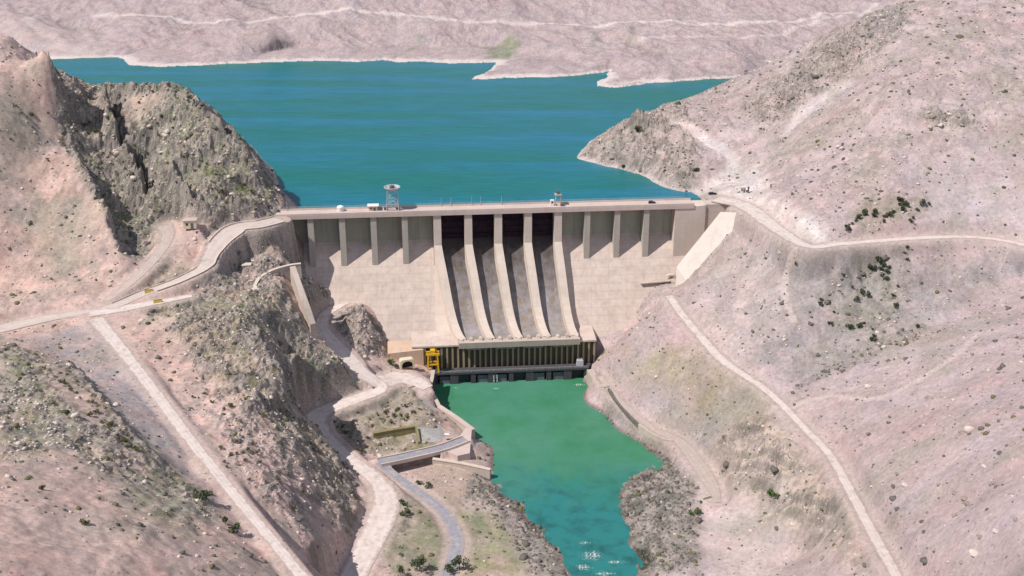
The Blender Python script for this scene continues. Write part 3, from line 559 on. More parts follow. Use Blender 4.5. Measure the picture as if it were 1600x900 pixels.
vm2 = N(t, 'ShaderNodeMath', operation='MULTIPLY'); L(vm.outputs[0], vm2.inputs[0]); L(lt.outputs[0], vm2.inputs[1])
mk3 = N(t, 'ShaderNodeMix', data_type='RGBA'); L(vm2.outputs[0], mk3.inputs[0]); L(mk2.outputs[2], mk3.inputs[6]); mk3.inputs[7].default_value = (.12,.105,.085,1)
L(mk3.outputs[2], b.inputs['Base Color']); b.inputs['Roughness'].default_value = .95; b.inputs['Specular IOR Level'].default_value = .1
bs = N(t, 'ShaderNodeMapRange', i_From_Min=.1, i_From_Max=2.5, i_To_Min=.35, i_To_Max=1.0); L(rr.outputs['Fac'], bs.inputs[0])
bp = N(t, 'ShaderNodeBump', i_Distance=.38); L(n1.outputs[0], bp.inputs['Height']); L(bs.outputs[0], bp.inputs['Strength'])
L(bp.outputs[0], b.inputs['Normal'])
me.materials.append(mg)
go = bpy.data.objects.new('ground', me); COL.objects.link(go); go['kind'] = 'structure'

# ------------------------------------------------------------------ road surfaces
M_DIRT = noise_mat('dirt_road', (.50,.42,.38), (.40,.33,.30), .25, .95, .15, (.56,.49,.46), .5)
M_PALE = noise_mat('pale_gravel', (.68,.60,.565), (.57,.49,.455), .3, .95, .15, (.46,.385,.35), .25)
M_CONC_ROAD = noise_mat('concrete_road', (.58,.505,.465), (.49,.42,.39), .3, .9, .05, (.44,.375,.345), .2)
M_ASPH = noise_mat('worn_asphalt', (.25,.245,.28), (.34,.33,.36), .4, .9, .1, (.42,.385,.38), .3)
def ruts(m):
    t = m.node_tree; L = t.links.new; b = t.nodes['Principled BSDF']; src = b.inputs['Base Color'].links[0].from_socket
    a = N(t, 'ShaderNodeAttribute', attribute_name='across'); ab = N(t, 'ShaderNodeMath', operation='ABSOLUTE'); L(a.outputs['Fac'], ab.inputs[0])
    tc = N(t, 'ShaderNodeTexCoord'); n1 = N(t, 'ShaderNodeTexNoise', i_Scale=.35, i_Detail=5, i_Roughness=.65); L(tc.outputs['Object'], n1.inputs['Vector'])
    s1 = N(t, 'ShaderNodeMath', operation='SUBTRACT'); L(ab.outputs[0], s1.inputs[0]); s1.inputs[1].default_value = .38
    s2 = N(t, 'ShaderNodeMath', operation='ABSOLUTE'); L(s1.outputs[0], s2.inputs[0])
    r1 = N(t, 'ShaderNodeMapRange', i_From_Min=.2, i_From_Max=.04, i_To_Max=.22); L(s2.outputs[0], r1.inputs[0])
    mu = N(t, 'ShaderNodeMath', operation='MULTIPLY'); L(r1.outputs[0], mu.inputs[0]); L(n1.outputs[0], mu.inputs[1])
    x1 = N(t, 'ShaderNodeMix', data_type='RGBA', blend_type='MULTIPLY'); L(mu.outputs[0], x1.inputs[0]); L(src, x1.inputs[6]); x1.inputs[7].default_value = (.45,.42,.42,1)
    e1 = N(t, 'ShaderNodeMath', operation='ADD'); L(ab.outputs[0], e1.inputs[0]); L(n1.outputs[0], e1.inputs[1])
    r2 = N(t, 'ShaderNodeMapRange', i_From_Min=1.2, i_From_Max=1.45, i_To_Max=.8); L(e1.outputs[0], r2.inputs[0])
    x2 = N(t, 'ShaderNodeMix', data_type='RGBA'); L(r2.outputs[0], x2.inputs[0]); L(x1.outputs[2], x2.inputs[6]); x2.inputs[7].default_value = (.38,.30,.275,1)
    L(x2.outputs[2], b.inputs['Base Color'])
for m_ in (M_DIRT, M_PALE, M_CONC_ROAD, M_ASPH): ruts(m_)
def build_road(nm, obname, material, lift=0.0):
    c, wd, bl = ROADS[nm]; nn = len(c); k = 9
    tg = np.gradient(c[:,:2], axis=0); tg /= np.linalg.norm(tg, axis=1)[:,None]+1e-9; nr = np.stack([-tg[:,1], tg[:,0]], 1)
    jl = .5*wd*(1+.10*fbm(c[:,0], c[:,1], 6, 3, .6, 61)); jr = .5*wd*(1+.10*fbm(c[:,0], c[:,1], 6, 3, .6, 62))
    vs, fs = [], []
    for i in range(nn):
        for q in range(k):
            s = -1+2*(q-1)/(k-3) if 0 < q < k-1 else (-1.02 if q == 0 else 1.02)
            o = s*(jl[i] if s < 0 else jr[i]); z = c[i,2]+lift+.06*(1-s*s)-(.35 if q in (0, k-1) else 0)
            vs.append((c[i,0]+nr[i,0]*o, c[i,1]+nr[i,1]*o, z))
    fs = [(i*k+q, i*k+q+1, (i+1)*k+q+1, (i+1)*k+q) for i in range(nn-1) for q in range(k-1)]
    m = MB(); m.v = vs; m.f = fs
    o = m.build(obname, material, smooth=False); o['kind'] = 'structure'
    at_ = o.data.attributes.new('across', 'FLOAT', 'POINT'); at_.data.foreach_set('value', np.array([-1+2*(q-1)/(k-3) if 0 < q < k-1 else (-1.02 if q == 0 else 1.02) for _ in range(nn) for q in range(k)], np.float32))
    return o
build_road('crest_road', 'concrete_road', M_CONC_ROAD)
build_road('upper_track', 'dirt_track', M_DIRT)
build_road('ramp_road', 'gravel_road', M_PALE, .01)
build_road('river_road', 'dirt_road', M_PALE)
build_road('spur', 'dirt_road', M_PALE, .014)
build_road('platform', 'gravel_platform', M_PALE, .012)
build_road('asphalt_road', 'asphalt_road', M_ASPH)
build_road('bank_road', 'dirt_road', M_PALE)
build_road('bench_road', 'gravel_road', M_PALE)
build_road('river_path', 'dirt_path', M_DIRT)

# ------------------------------------------------------------------ water
def water_mat(name, c1, c2, c3, rough, stretch, wave, scale=.02, river=False):
    m, t, b = mat(name); L = t.links.new
    tc = N(t, 'ShaderNodeTexCoord'); mp = N(t, 'ShaderNodeMapping'); mp.inputs['Scale'].default_value = stretch; L(tc.outputs['Object'], mp.inputs[0])
    n1 = N(t, 'ShaderNodeTexNoise', i_Scale=scale, i_Detail=6, i_Roughness=.6); L(mp.outputs[0], n1.inputs['Vector'])
    cr = N(t, 'ShaderNodeValToRGB'); L(n1.outputs[0], cr.inputs[0])
    e = cr.color_ramp.elements; e[0].position = .41; e[0].color = (*c1, 1); e[1].position = .68; e[1].color = (*c3, 1)
    x = cr.color_ramp.elements.new(.54); x.color = (*c2, 1)
    nf = N(t, 'ShaderNodeTexNoise', i_Scale=.14, i_Detail=6, i_Roughness=.7); L(mp.outputs[0], nf.inputs['Vector'])
    rf_ = N(t, 'ShaderNodeMapRange', i_From_Min=.3, i_From_Max=.7, i_To_Min=.94 if river else .78, i_To_Max=1.06 if river else 1.22); L(nf.outputs[0], rf_.inputs[0])
    mf = N(t, 'ShaderNodeMix', data_type='RGBA', blend_type='MULTIPLY'); mf.inputs[0].default_value = 1; L(cr.outputs[0], mf.inputs[6]); L(rf_.outputs[0], mf.inputs[7])
    out = mf.outputs[2]
    if river:                                  # shallower, faster water with dark stony patches down the valley
        sx = N(t, 'ShaderNodeSeparateXYZ'); L(tc.outputs['Object'], sx.inputs[0])
        n3 = N(t, 'ShaderNodeTexNoise', i_Scale=.07, i_Detail=6, i_Roughness=.65); L(tc.outputs['Object'], n3.inputs['Vector'])
        ad = N(t, 'ShaderNodeMath', operation='MULTIPLY_ADD'); L(n3.outputs[0], ad.inputs[0]); ad.inputs[1].default_value = -90; L(sx.outputs[1], ad.inputs[2])
        y1 = N(t, 'ShaderNodeMapRange', i_From_Min=480, i_From_Max=425); L(ad.outputs[0], y1.inputs[0])
        x1 = N(t, 'ShaderNodeMix', data_type='RGBA'); L(y1.outputs[0], x1.inputs[0]); L(out, x1.inputs[6]); x1.inputs[7].default_value = (.03,.19,.19,1)
        n4 = N(t, 'ShaderNodeTexNoise', i_Scale=.11, i_Detail=5, i_Roughness=.6); L(tc.outputs['Object'], n4.inputs['Vector'])
        d1 = N(t, 'ShaderNodeMapRange', i_From_Min=.46, i_From_Max=.70, i_To_Max=.75); L(n4.outputs[0], d1.inputs[0])
        d2 = N(t, 'ShaderNodeMath', operation='MULTIPLY'); L(d1.outputs[0], d2.inputs[0]); L(y1.outputs[0], d2.inputs[1])
        x2 = N(t, 'ShaderNodeMix', data_type='RGBA'); L(d2.outputs[0], x2.inputs[0]); L(x1.outputs[2], x2.inputs[6]); x2.inputs[7].default_value = (.02,.085,.09,1)
        out = x2.outputs[2]
    b.inputs['Specular IOR Level'].default_value = .35
    L(out, b.inputs['Base Color']); b.inputs['Roughness'].default_value = rough; b.inputs['IOR'].default_value = 1.33
    n2 = N(t, 'ShaderNodeTexNoise', i_Scale=.35, i_Detail=5, i_Roughness=.6); L(mp.outputs[0], n2.inputs['Vector'])
    bp = N(t, 'ShaderNodeBump', i_Strength=wave, i_Distance=.5); L(n2.outputs[0], bp.inputs['Height']); L(bp.outputs[0], b.inputs['Normal'])
    return m
M_RES = water_mat('reservoir_water', (.004,.15,.145), (.006,.155,.205), (.012,.17,.275), .3, (.35, 2.6, 1), .5, .013)
M_RIV = water_mat('river_water', (.045,.20,.105), (.065,.225,.145), (.085,.225,.18), .3, (1, 1, 1), .4, .02, True)
m = MB(); e0, e1 = D(-60, -10, ZR), D(LEN+4, -10, ZR)
m.add([(-700,e0[1]-40,ZR),tuple(e0),tuple(e1),(e1[0]+60,e1[1]+20,ZR),(700,900,ZR),(700,1500,ZR),(-1400,1500,ZR),(-1400,800,ZR)], [tuple(range(8))])
o = m.build('reservoir_water', M_RES); o['kind'] = 'structure'
m = MB(); e0, e1 = D(u_of(600,600,10), 40, ZT), D(u_of(1000,600,10), 40, ZT)
m.add([tuple(e0), (-60,380,ZT), (-40,200,ZT-.0), (60,200,ZT), (140,380,ZT), (150,540,ZT), tuple(e1)], [tuple(range(7))])
o = m.build('river_water', M_RIV); o['kind'] = 'structure'

# ------------------------------------------------------------------ concrete materials
def concrete(name, base, dark, stain, lines=2.2, lw=.04, streak=.5, top=None):
    m, t, b = mat(name); L = t.links.new
    tc = N(t, 'ShaderNodeTexCoord'); sx = N(t, 'ShaderNodeSeparateXYZ'); L(tc.outputs['Object'], sx.inputs[0])
    n1 = N(t, 'ShaderNodeTexNoise', i_Scale=.12, i_Detail=8, i_Roughness=.7); L(tc.outputs['Object'], n1.inputs['Vector'])
    mp = N(t, 'ShaderNodeMapping'); mp.inputs['Scale'].default_value = (1, 1, .06); L(tc.outputs['Object'], mp.inputs[0])
    n2 = N(t, 'ShaderNodeTexNoise', i_Scale=.32, i_Detail=6, i_Roughness=.7); L(mp.outputs[0], n2.inputs['Vector'])
    r1 = N(t, 'ShaderNodeMapRange', i_From_Min=.32, i_From_Max=.7); L(n1.outputs[0], r1.inputs[0])
    x1 = N(t, 'ShaderNodeMix', data_type='RGBA'); L(r1.outputs[0], x1.inputs[0]); x1.inputs[6].default_value = (*base, 1); x1.inputs[7].default_value = (*dark, 1)
    r2 = N(t, 'ShaderNodeMapRange', i_From_Min=.5, i_From_Max=.72, i_To_Max=streak); L(n2.outputs[0], r2.inputs[0])
    x2 = N(t, 'ShaderNodeMix', data_type='RGBA'); L(r2.outputs[0], x2.inputs[0]); L(x1.outputs[2], x2.inputs[6]); x2.inputs[7].default_value = (*stain, 1)
    if top:                                    # algae streaks plus the deck's shade, painted dark down from the gates
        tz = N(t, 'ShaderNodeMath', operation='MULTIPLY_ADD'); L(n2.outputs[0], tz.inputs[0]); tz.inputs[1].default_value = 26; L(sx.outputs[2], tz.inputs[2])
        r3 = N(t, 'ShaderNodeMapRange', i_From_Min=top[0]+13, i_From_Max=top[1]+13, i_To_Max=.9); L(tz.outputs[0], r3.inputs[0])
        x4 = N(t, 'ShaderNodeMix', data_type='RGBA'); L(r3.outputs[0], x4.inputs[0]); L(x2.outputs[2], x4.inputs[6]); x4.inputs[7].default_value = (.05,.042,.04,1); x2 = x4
    # pour joints: horizontal lifts and vertical block joints
    def joint(src, per, w):
        d = N(t, 'ShaderNodeMath', operation='DIVIDE'); L(src, d.inputs[0]); d.inputs[1].default_value = per
        f = N(t, 'ShaderNodeMath', operation='FRACT'); L(d.outputs[0], f.inputs[0])
        c = N(t, 'ShaderNodeMath', operation='LESS_THAN'); L(f.outputs[0], c.inputs[0]); c.inputs[1].default_value = w
        return c.outputs[0]
    j = N(t, 'ShaderNodeMath', operation='MAXIMUM'); L(joint(sx.outputs[2], lines, lw*2.5), j.inputs[0]); L(joint(sx.outputs[0], lines*2.7, lw), j.inputs[1])
    jf = N(t, 'ShaderNodeMath', operation='MULTIPLY'); L(j.outputs[0], jf.inputs[0]); jf.inputs[1].default_value = .24
    x3 = N(t, 'ShaderNodeMix', data_type='RGBA'); L(jf.outputs[0], x3.inputs[0]); L(x2.outputs[2], x3.inputs[6]); x3.inputs[7].default_value = (*stain, 1)
    L(x3.outputs[2], b.inputs['Base Color']); b.inputs['Roughness'].default_value = .9; b.inputs['Specular IOR Level'].default_value = .15
    bp = N(t, 'ShaderNodeBump', i_Strength=.3, i_Distance=.3); L(n1.outputs[0], bp.inputs['Height']); L(bp.outputs[0], b.inputs['Normal'])
    return m
C_FACE = concrete('cream_face_concrete', (.64,.54,.48), (.49,.40,.36), (.36,.30,.26), 4.0, .05, .65)  # the dam's own cream-pink concrete
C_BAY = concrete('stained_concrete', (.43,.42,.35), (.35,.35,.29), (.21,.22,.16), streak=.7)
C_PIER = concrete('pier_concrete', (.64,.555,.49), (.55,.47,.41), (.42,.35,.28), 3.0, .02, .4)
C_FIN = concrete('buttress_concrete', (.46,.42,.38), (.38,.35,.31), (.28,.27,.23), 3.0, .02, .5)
C_DECK = concrete('deck_concrete', (.60,.48,.45), (.50,.41,.38), (.40,.33,.31), 6, .01, .3)
C_CHUTE = concrete('top_shaded_chute_concrete', (.36,.335,.345), (.19,.17,.17), (.25,.165,.06), 9, .01, .85, (36, 66))  # upper end darkened in colour for the shade below the deck
C_DARK = concrete('weathered_shaded_concrete', (.085,.085,.095), (.06,.06,.07), (.12,.11,.10), 4, .02, .6)  # weathered concrete; shade below the lip and on the quay is in its colour
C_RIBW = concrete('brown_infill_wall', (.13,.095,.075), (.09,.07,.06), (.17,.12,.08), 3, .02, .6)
C_RIB = concrete('rib_concrete', (.36,.31,.20), (.28,.25,.17), (.16,.13,.09), 4, .01, .5)
C_OLD = concrete('old_wall_concrete', (.56,.47,.42), (.44,.38,.33), (.30,.28,.22), 2.5, .02, .5)
C_STONE = noise_mat('dark_wall_stone', (.11,.10,.10), (.18,.165,.16), .6, .95, .5, (.25,.23,.22), 1.2)
M_GATE = noise_mat('rusty_gate_steel', (.035,.018,.03), (.02,.015,.03), .4, .7, .0, (.10,.025,.03), .5)
M_STEEL = noise_mat('pale_steel', (.52,.53,.56), (.40,.41,.44), .6, .6)
M_DSTEEL = noise_mat('dark_steel', (.10,.10,.12), (.16,.15,.16), .6, .6)
M_YEL = noise_mat('yellow_paint', (.78,.47,.02), (.66,.37,.02), .5, .6, 0, (.42,.22,.03), 1.3)
M_WHITE = noise_mat('white_paint', (.78,.76,.74), (.66,.64,.62), .5, .7)
M_CREAM = noise_mat('cream_plaster', (.70,.62,.47), (.60,.52,.40), .4, .9, 0, (.50,.42,.32), 1.0)
M_HOLE = noise_mat('dark_interior', (.02,.02,.025), (.03,.03,.03), .3, .9)
M_CAR = noise_mat('dark_car_paint', (.03,.03,.05), (.05,.05,.07), .3, .35)
M_GLASS = noise_mat('dark_glass', (.03,.04,.05), (.05,.06,.07), .3, .15)
M_TYRE = noise_mat('tyre_rubber', (.02,.02,.02), (.03,.03,.03), 2, .9)

# ------------------------------------------------------------------ the dam
dam = empty('dam', tuple(D(LEN/2, 20, 10)), 'pale concrete gravity dam with buttress bays and four spillway chutes across the gorge', 'dam')
FINS = [u_of(x, 341, 97) for x in (485, 534, 583, 632)]
PIERS = [u_of(x, 339, 97) for x in (683, 732, 779.5, 827, 875)]
FINR = [u_of(x, 335, 97) for x in (920, 968, 1015)]
UBLK = u_of(1057, 330, 97)
p0, p4 = PIERS[0], PIERS[-1]
def skew(u, v):                                # the spillway turns a little as it goes down
    k = np.clip((u-p0)/(p4-p0), 0, 1); return (.27*(1-k)+.12*k)*max(v, 0)*1.0
FZB = -9.0                                     # bay wall plane
prof = [(-10.2, 0), (-10.2, 97.5), (FZB-.5, 97.5), (FZB-.5, face_z(FZB)+.4), (FZB, face_z(FZB)), (0, ZF), (46.5, face_z(46.5))]
def slab(u0, u1): 
    m.prism([D(u0, v, z) for v, z in prof], UA*(u1-u0))
m = MB(); slab(-4, p0-2.5); m.build('abutment_face', C_FACE, dam)
m = MB(); slab(p4+2.5, UBLK+14); m.build('abutment_face', C_FACE, dam)
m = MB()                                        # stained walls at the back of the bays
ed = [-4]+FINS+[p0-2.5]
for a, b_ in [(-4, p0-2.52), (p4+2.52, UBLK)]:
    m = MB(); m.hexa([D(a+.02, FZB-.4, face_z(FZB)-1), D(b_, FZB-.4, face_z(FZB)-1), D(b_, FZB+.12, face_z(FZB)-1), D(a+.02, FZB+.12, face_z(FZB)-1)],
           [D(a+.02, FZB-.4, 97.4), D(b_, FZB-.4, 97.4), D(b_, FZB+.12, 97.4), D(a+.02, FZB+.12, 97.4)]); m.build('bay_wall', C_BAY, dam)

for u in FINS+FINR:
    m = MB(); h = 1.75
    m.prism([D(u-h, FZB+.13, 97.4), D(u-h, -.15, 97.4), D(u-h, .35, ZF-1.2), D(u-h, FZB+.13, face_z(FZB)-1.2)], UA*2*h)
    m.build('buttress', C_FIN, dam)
# spillway chutes
CH = [(-9, face_z(-9)), (-5, face_z(-5)), (0, ZF), (6, face_z(6)), (12, face_z(12)), (17, face_z(17)), (21, 40.2), (25, 37.0), (29, 34.9), (33, 33.8), (37, 33.5), (41, 33.9), (45, 35.0)]
def chz(v): return float(np.interp(v, [a for a, _ in CH], [b for _, b in CH]))
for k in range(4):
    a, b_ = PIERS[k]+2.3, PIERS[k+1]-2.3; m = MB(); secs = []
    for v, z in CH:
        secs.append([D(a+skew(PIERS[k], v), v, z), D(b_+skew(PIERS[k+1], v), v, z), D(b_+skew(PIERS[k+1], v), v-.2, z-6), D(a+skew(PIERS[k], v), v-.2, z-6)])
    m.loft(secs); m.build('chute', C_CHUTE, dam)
    # radial gate with arms, behind the shade of the deck
    g = MB(); secs = []
    for i in range(9):
        th = -.78+1.56*i/8; vv = -17+9.5*math.cos(th); zz = 86.5+13.2*math.sin(th)
        secs.append([D(a+.05, vv, zz), D(b_-.05, vv, zz), D(b_-.05, vv-.5, zz), D(a+.05, vv-.5, zz)])
    g.loft(secs); gt = g.build('gate', M_GATE, dam)
    g = MB()
    for q in range(1, 5):
        uu = a+(b_-a)*q/5; g.prism([D(uu-.15, -7.9, 80), D(uu-.15, -6.9, 86), D(uu-.15, -7.9, 92), D(uu-.15, -8.6, 86)], UA*.3)
    for zz in (82.5, 86.5, 90.5): g.hexa([D(a+.2, -7.5, zz), D(b_-.2, -7.5, zz), D(b_-.2, -6.9, zz), D(a+.2, -6.9, zz)], [D(a+.2, -7.5, zz+.5), D(b_-.2, -7.5, zz+.5), D(b_-.2, -6.9, zz+.5), D(a+.2, -6.9, zz+.5)])
    g.build('girder', M_GATE, gt)
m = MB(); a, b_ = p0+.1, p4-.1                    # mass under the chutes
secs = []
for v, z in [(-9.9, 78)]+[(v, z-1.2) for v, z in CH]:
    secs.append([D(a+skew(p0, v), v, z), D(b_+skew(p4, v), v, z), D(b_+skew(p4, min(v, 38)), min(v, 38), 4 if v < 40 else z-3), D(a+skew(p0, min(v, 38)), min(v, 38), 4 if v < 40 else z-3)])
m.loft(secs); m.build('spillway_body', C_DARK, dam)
for k, u in enumerate(PIERS):
    h = 2.3; m = MB(); secs = []
    line = [(-10.1, 97.4), (-.1, 97.4), (.2, 78.5)]+[(v, chz(v)+h_) for v, h_ in ((4, 10.5), (8, 10.3), (12, 10), (16, 9.2), (19.5, 8.0), (23, 6.9), (27, 5.6), (31, 4.5), (35, 3.4), (39, 2.4), (44, 1.2))]
    bot = [70, 66, 66]+[chz(v)-4 for v in (4, 8, 12, 16, 19.5, 23, 27, 31, 35, 39, 44)]
    for (v, z), zb in zip(line, bot):
        s_ = skew(u, v)
        secs.append([D(u-h+s_, v, zb), D(u+h+s_, v, zb), D(u+h+s_, v, z), D(u-h+s_, v, z)])
    m.loft(secs); m.build('pier', C_PIER, dam)
    if k in (0, 4):                               # training wall footing towards the plain face
        sgn = -1 if k == 0 else 1; m = MB(); secs = []
        for v in (1, 10, 20, 30, 38, 42.5):
            s_ = skew(u, v); x0 = u+sgn*(h-.1)+s_; x1 = u+sgn*(h+.5)
            lo = min(x0, x1)-.1; hi = max(x0, x1)+.1
            secs.append([D(lo, v, 8), D(hi, v, 8), D(hi, v, max(face_z(v), 8.2)+.02 if v < 22 else chz(v)-2), D(lo, v, max(face_z(v), 8.2)+.02 if v < 22 else chz(v)-2)])
        if k == 0: m.loft(secs); m.build('training_wall', C_PIER, dam)
# lip of the flip bucket and its teeth
la, lb = p0-2.3+skew(p0, 45), p4+2.3+skew(p4, 45)
m = MB(); m.hexa([D(la, 43.6, 31.6), D(lb, 43.6, 31.6), D(lb, 48.2, 31.6), D(la, 48.2, 31.6)], [D(la, 43.6, 35.1), D(lb, 43.6, 35.1), D(lb, 48.6, 35.3), D(la, 48.6, 35.3)])
m.build('bucket_lip', C_OLD, dam)
for i in range(13):
    u = la+1.5+(lb-la-3)*i/12; z0 = 35.15; m = MB(); hh = .9+.5*((i*7) % 3)
    m.hexa([D(u-1.1, 42.2, z0-.5), D(u+1.1, 42.2, z0-.5), D(u+1.1, 46.0, z0-.5), D(u-1.1, 46.0, z0-.5)], [D(u-.8, 43.4, z0+hh), D(u+.8, 43.4, z0+hh), D(u+.8, 45.6, z0+hh), D(u-.8, 45.6, z0+hh)])
    m.build('bucket_tooth', C_OLD if i % 2 else C_PIER, dam)
# right-hand block and inclined wing wall
UEND = LEN+1
m = MB(); m.hexa([D(UBLK, -10, 30), D(UEND-26, -10, 30), D(UEND-26, .3, 30), D(UBLK, .9, 30)], [D(UBLK, -10, 99.3), D(UEND-26, -10, 99.3), D(UEND-26, .3, 99.3), D(UBLK, .3, 97.5)])
m.build('end_block', C_PIER, dam)
m = MB(); m.hexa([D(UEND-25.9, -10, 40), D(UEND+1, -10, 60), D(UEND+1, -.6, 60), D(UEND-25.9, -.6, 40)], [D(UEND-25.9, -10, 99.5), D(UEND+1, -10, 99.5), D(UEND+1, -.6, 99.5), D(UEND-25.9, -.6, 99.5)])
m.build('end_wall', C_FACE, dam)
q = [D(u_of(1128, 330, 97)+0, 0, 97.5), D(u_of(1163, 330, 97), 0, 99.6), D(u_of(1080, 430, 66), 0, 66.), D(u_of(1058, 415, 70), 0, 68.)]
a0 = at(1126, 331, 98.5); a1 = at(1170, 333, 98.5)
c0 = at(1078, 446, 60); c1 = at(1090, 432, 64)
m = MB(); dn = np.array([0, 0, -14.0]); bk = VA*-6
b0_ = at(1057, 417, 67)
np_ = np.cross(a1-a0, b0_-a0); dr_ = ray(1078, 446); t_ = float(np_@(a0-np.array([0, 0, HC])))/float(np_@dr_); c0 = dr_*t_+np.array([0, 0, HC])
m.hexa([a0+dn, a1+dn, c0+dn*1.2, b0_+dn], [a0, a1, c0, b0_])
m.build('wing_wall', concrete('pale_wing_concrete', (.80,.74,.68), (.72,.65,.59), (.55,.48,.42), 5, .02, .4), dam)
# deck, parapets, railing posts
m = MB(); UD0, UD1 = -3, u_of(1083, 317, 100)
m.hexa([D(UD0, -10.3, 97.55), D(UD1, -10.3, 97.55), D(UD1, .7, 97.55), D(UD0, .7, 97.55)], [D(UD0, -10.3, 99.8), D(UD1, -10.3, 99.8), D(UD1, .7, 99.8), D(UD0, .7, 99.8)])
m.build('deck', C_DECK, dam)
for v in (.45, -10.0):
    m = MB(); m.hexa([D(UD0, v-.22, 99.8), D(UD1, v-.22, 99.8), D(UD1, v+.22, 99.8), D(UD0, v+.22, 99.8)], [D(UD0, v-.22, 100.9), D(UD1, v-.22, 100.9), D(UD1, v+.22, 100.9), D(UD0, v+.22, 100.9)])
    m.build('parapet', C_PIER, dam)
m = MB()
for i in range(40):
    u = UD0+4+(UD1-UD0-8)*i/39; m.tube(D(u, -10.0, 100.9), D(u, -10.0, 102.0), .07, 5)
m.tube(D(UD0+4, -10.0, 102.0), D(UD1-4, -10.0, 102.0), .06, 5); m.tube(D(UD0+4, -10.0, 101.5), D(UD1-4, -10.0, 101.5), .05, 5)
m.build('railing', M_STEEL, dam)
for px in (450, 690, 705, 738, 752, 785):          # slender posts on the crest
    m = MB(); u = u_of(px, 325, 100); m.tube(D(u, -9.6, 99.8), D(u, -9.6, 105.5), .14, 6, .08); m.tube(D(u, -9.6, 105.4), D(u, -8.4, 105.7), .07, 5)
    m.build('lamp_post', M_STEEL, dam)
m = MB(); q0, q1 = on_face(1000, 442), on_face(1046, 438)
m.hexa([q0, q1, q1+VA*2.5, q0+VA*2.5], [p+ZA*.6 for p in (q0, q1, q1+VA*2.5, q0+VA*2.5)]); m.build('gallery_ledge', C_OLD, dam)

# ------------------------------------------------------------------ powerhouse at the toe
ph = empty('powerhouse', tuple(D((p0+p4)/2, 46, 10)), 'dark powerhouse with ribbed brown wall under the spillway lip, at the water', 'powerhouse')
VW, VF = 43.0, 50.5
ua, ub = u_of(645, 560, 28), u_of(932, 545, 28)
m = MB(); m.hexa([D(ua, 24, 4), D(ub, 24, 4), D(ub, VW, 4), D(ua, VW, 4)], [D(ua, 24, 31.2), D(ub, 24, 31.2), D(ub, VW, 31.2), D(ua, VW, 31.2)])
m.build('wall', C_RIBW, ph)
m = MB()
for a, b_ in ((ua-.4, la-.05), (lb+.05, ub+.4)):
    m = MB(); m.hexa([D(a, 20, 31.25), D(b_, 20, 31.25), D(b_, VW+1.2, 31.25), D(a, VW+1.2, 31.25)], [D(a, 20, 33.6), D(b_, 20, 33.6), D(b_, VW+1.2, 32.2), D(a, VW+1.2, 32.2)]); m.build('roof', C_FACE, ph)
NR = 34
for i in range(NR):
    u = ua+.7+(ub-ua-1.4)*i/(NR-1); m = MB()
    m.hexa([D(u-.55, VW+.02, 17.4), D(u+.55, VW+.02, 17.4), D(u+.55, VW+1.1, 17.4), D(u-.55, VW+1.1, 17.4)], [D(u-.55, VW+.02, 31.15), D(u+.55, VW+.02, 31.15), D(u+.55, VW+.8, 31.15), D(u-.55, VW+.8, 31.15)])
    m.build('wall_rib', C_RIB, ph)
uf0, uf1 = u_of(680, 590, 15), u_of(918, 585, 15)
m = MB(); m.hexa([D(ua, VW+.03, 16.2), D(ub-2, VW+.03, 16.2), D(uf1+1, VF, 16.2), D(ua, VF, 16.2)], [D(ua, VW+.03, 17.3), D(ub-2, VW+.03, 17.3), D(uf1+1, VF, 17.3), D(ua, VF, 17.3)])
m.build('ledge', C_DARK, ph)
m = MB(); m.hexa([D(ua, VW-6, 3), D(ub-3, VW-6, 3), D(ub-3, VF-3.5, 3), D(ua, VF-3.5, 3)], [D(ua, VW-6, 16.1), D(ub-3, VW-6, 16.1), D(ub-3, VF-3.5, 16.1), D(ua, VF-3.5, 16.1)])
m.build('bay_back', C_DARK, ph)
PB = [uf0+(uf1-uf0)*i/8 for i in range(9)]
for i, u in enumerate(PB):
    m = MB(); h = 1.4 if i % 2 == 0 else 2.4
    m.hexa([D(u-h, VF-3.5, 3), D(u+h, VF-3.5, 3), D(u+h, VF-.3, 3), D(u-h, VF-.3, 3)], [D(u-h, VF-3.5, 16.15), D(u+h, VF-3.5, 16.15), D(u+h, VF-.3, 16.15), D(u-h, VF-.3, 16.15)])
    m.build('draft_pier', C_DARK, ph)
for i in (0, 2, 3, 5, 6):
    m = MB(); a, b_ = PB[i]+2.6, PB[i+1]-2.6
    m.hexa([D(a, VF-1.6, 3), D(b_, VF-1.6, 3), D(b_, VF-1.2, 3), D(a, VF-1.2, 3)], [D(a, VF-1.6, 14.6), D(b_, VF-1.6, 14.6), D(b_, VF-1.2, 14.6), D(a, VF-1.2, 14.6)])
    m.build('stoplog_gate', noise_mat('weathered_stoplog', (.17,.17,.20), (.11,.11,.14), .4, .8) if i == 0 else bpy.data.materials['weathered_stoplog'], ph)
m = MB()
for i in range(30):
    u = ua+8+(ub-ua-14)*i/29; m.tube(D(u, VF-.4, 17.3), D(u, VF-.4, 18.4), .06, 5)
m.tube(D(ua+8, VF-.4, 18.4), D(ub-6, VF-.4, 18.4), .06, 5); m.build('railing', M_STEEL, ph)
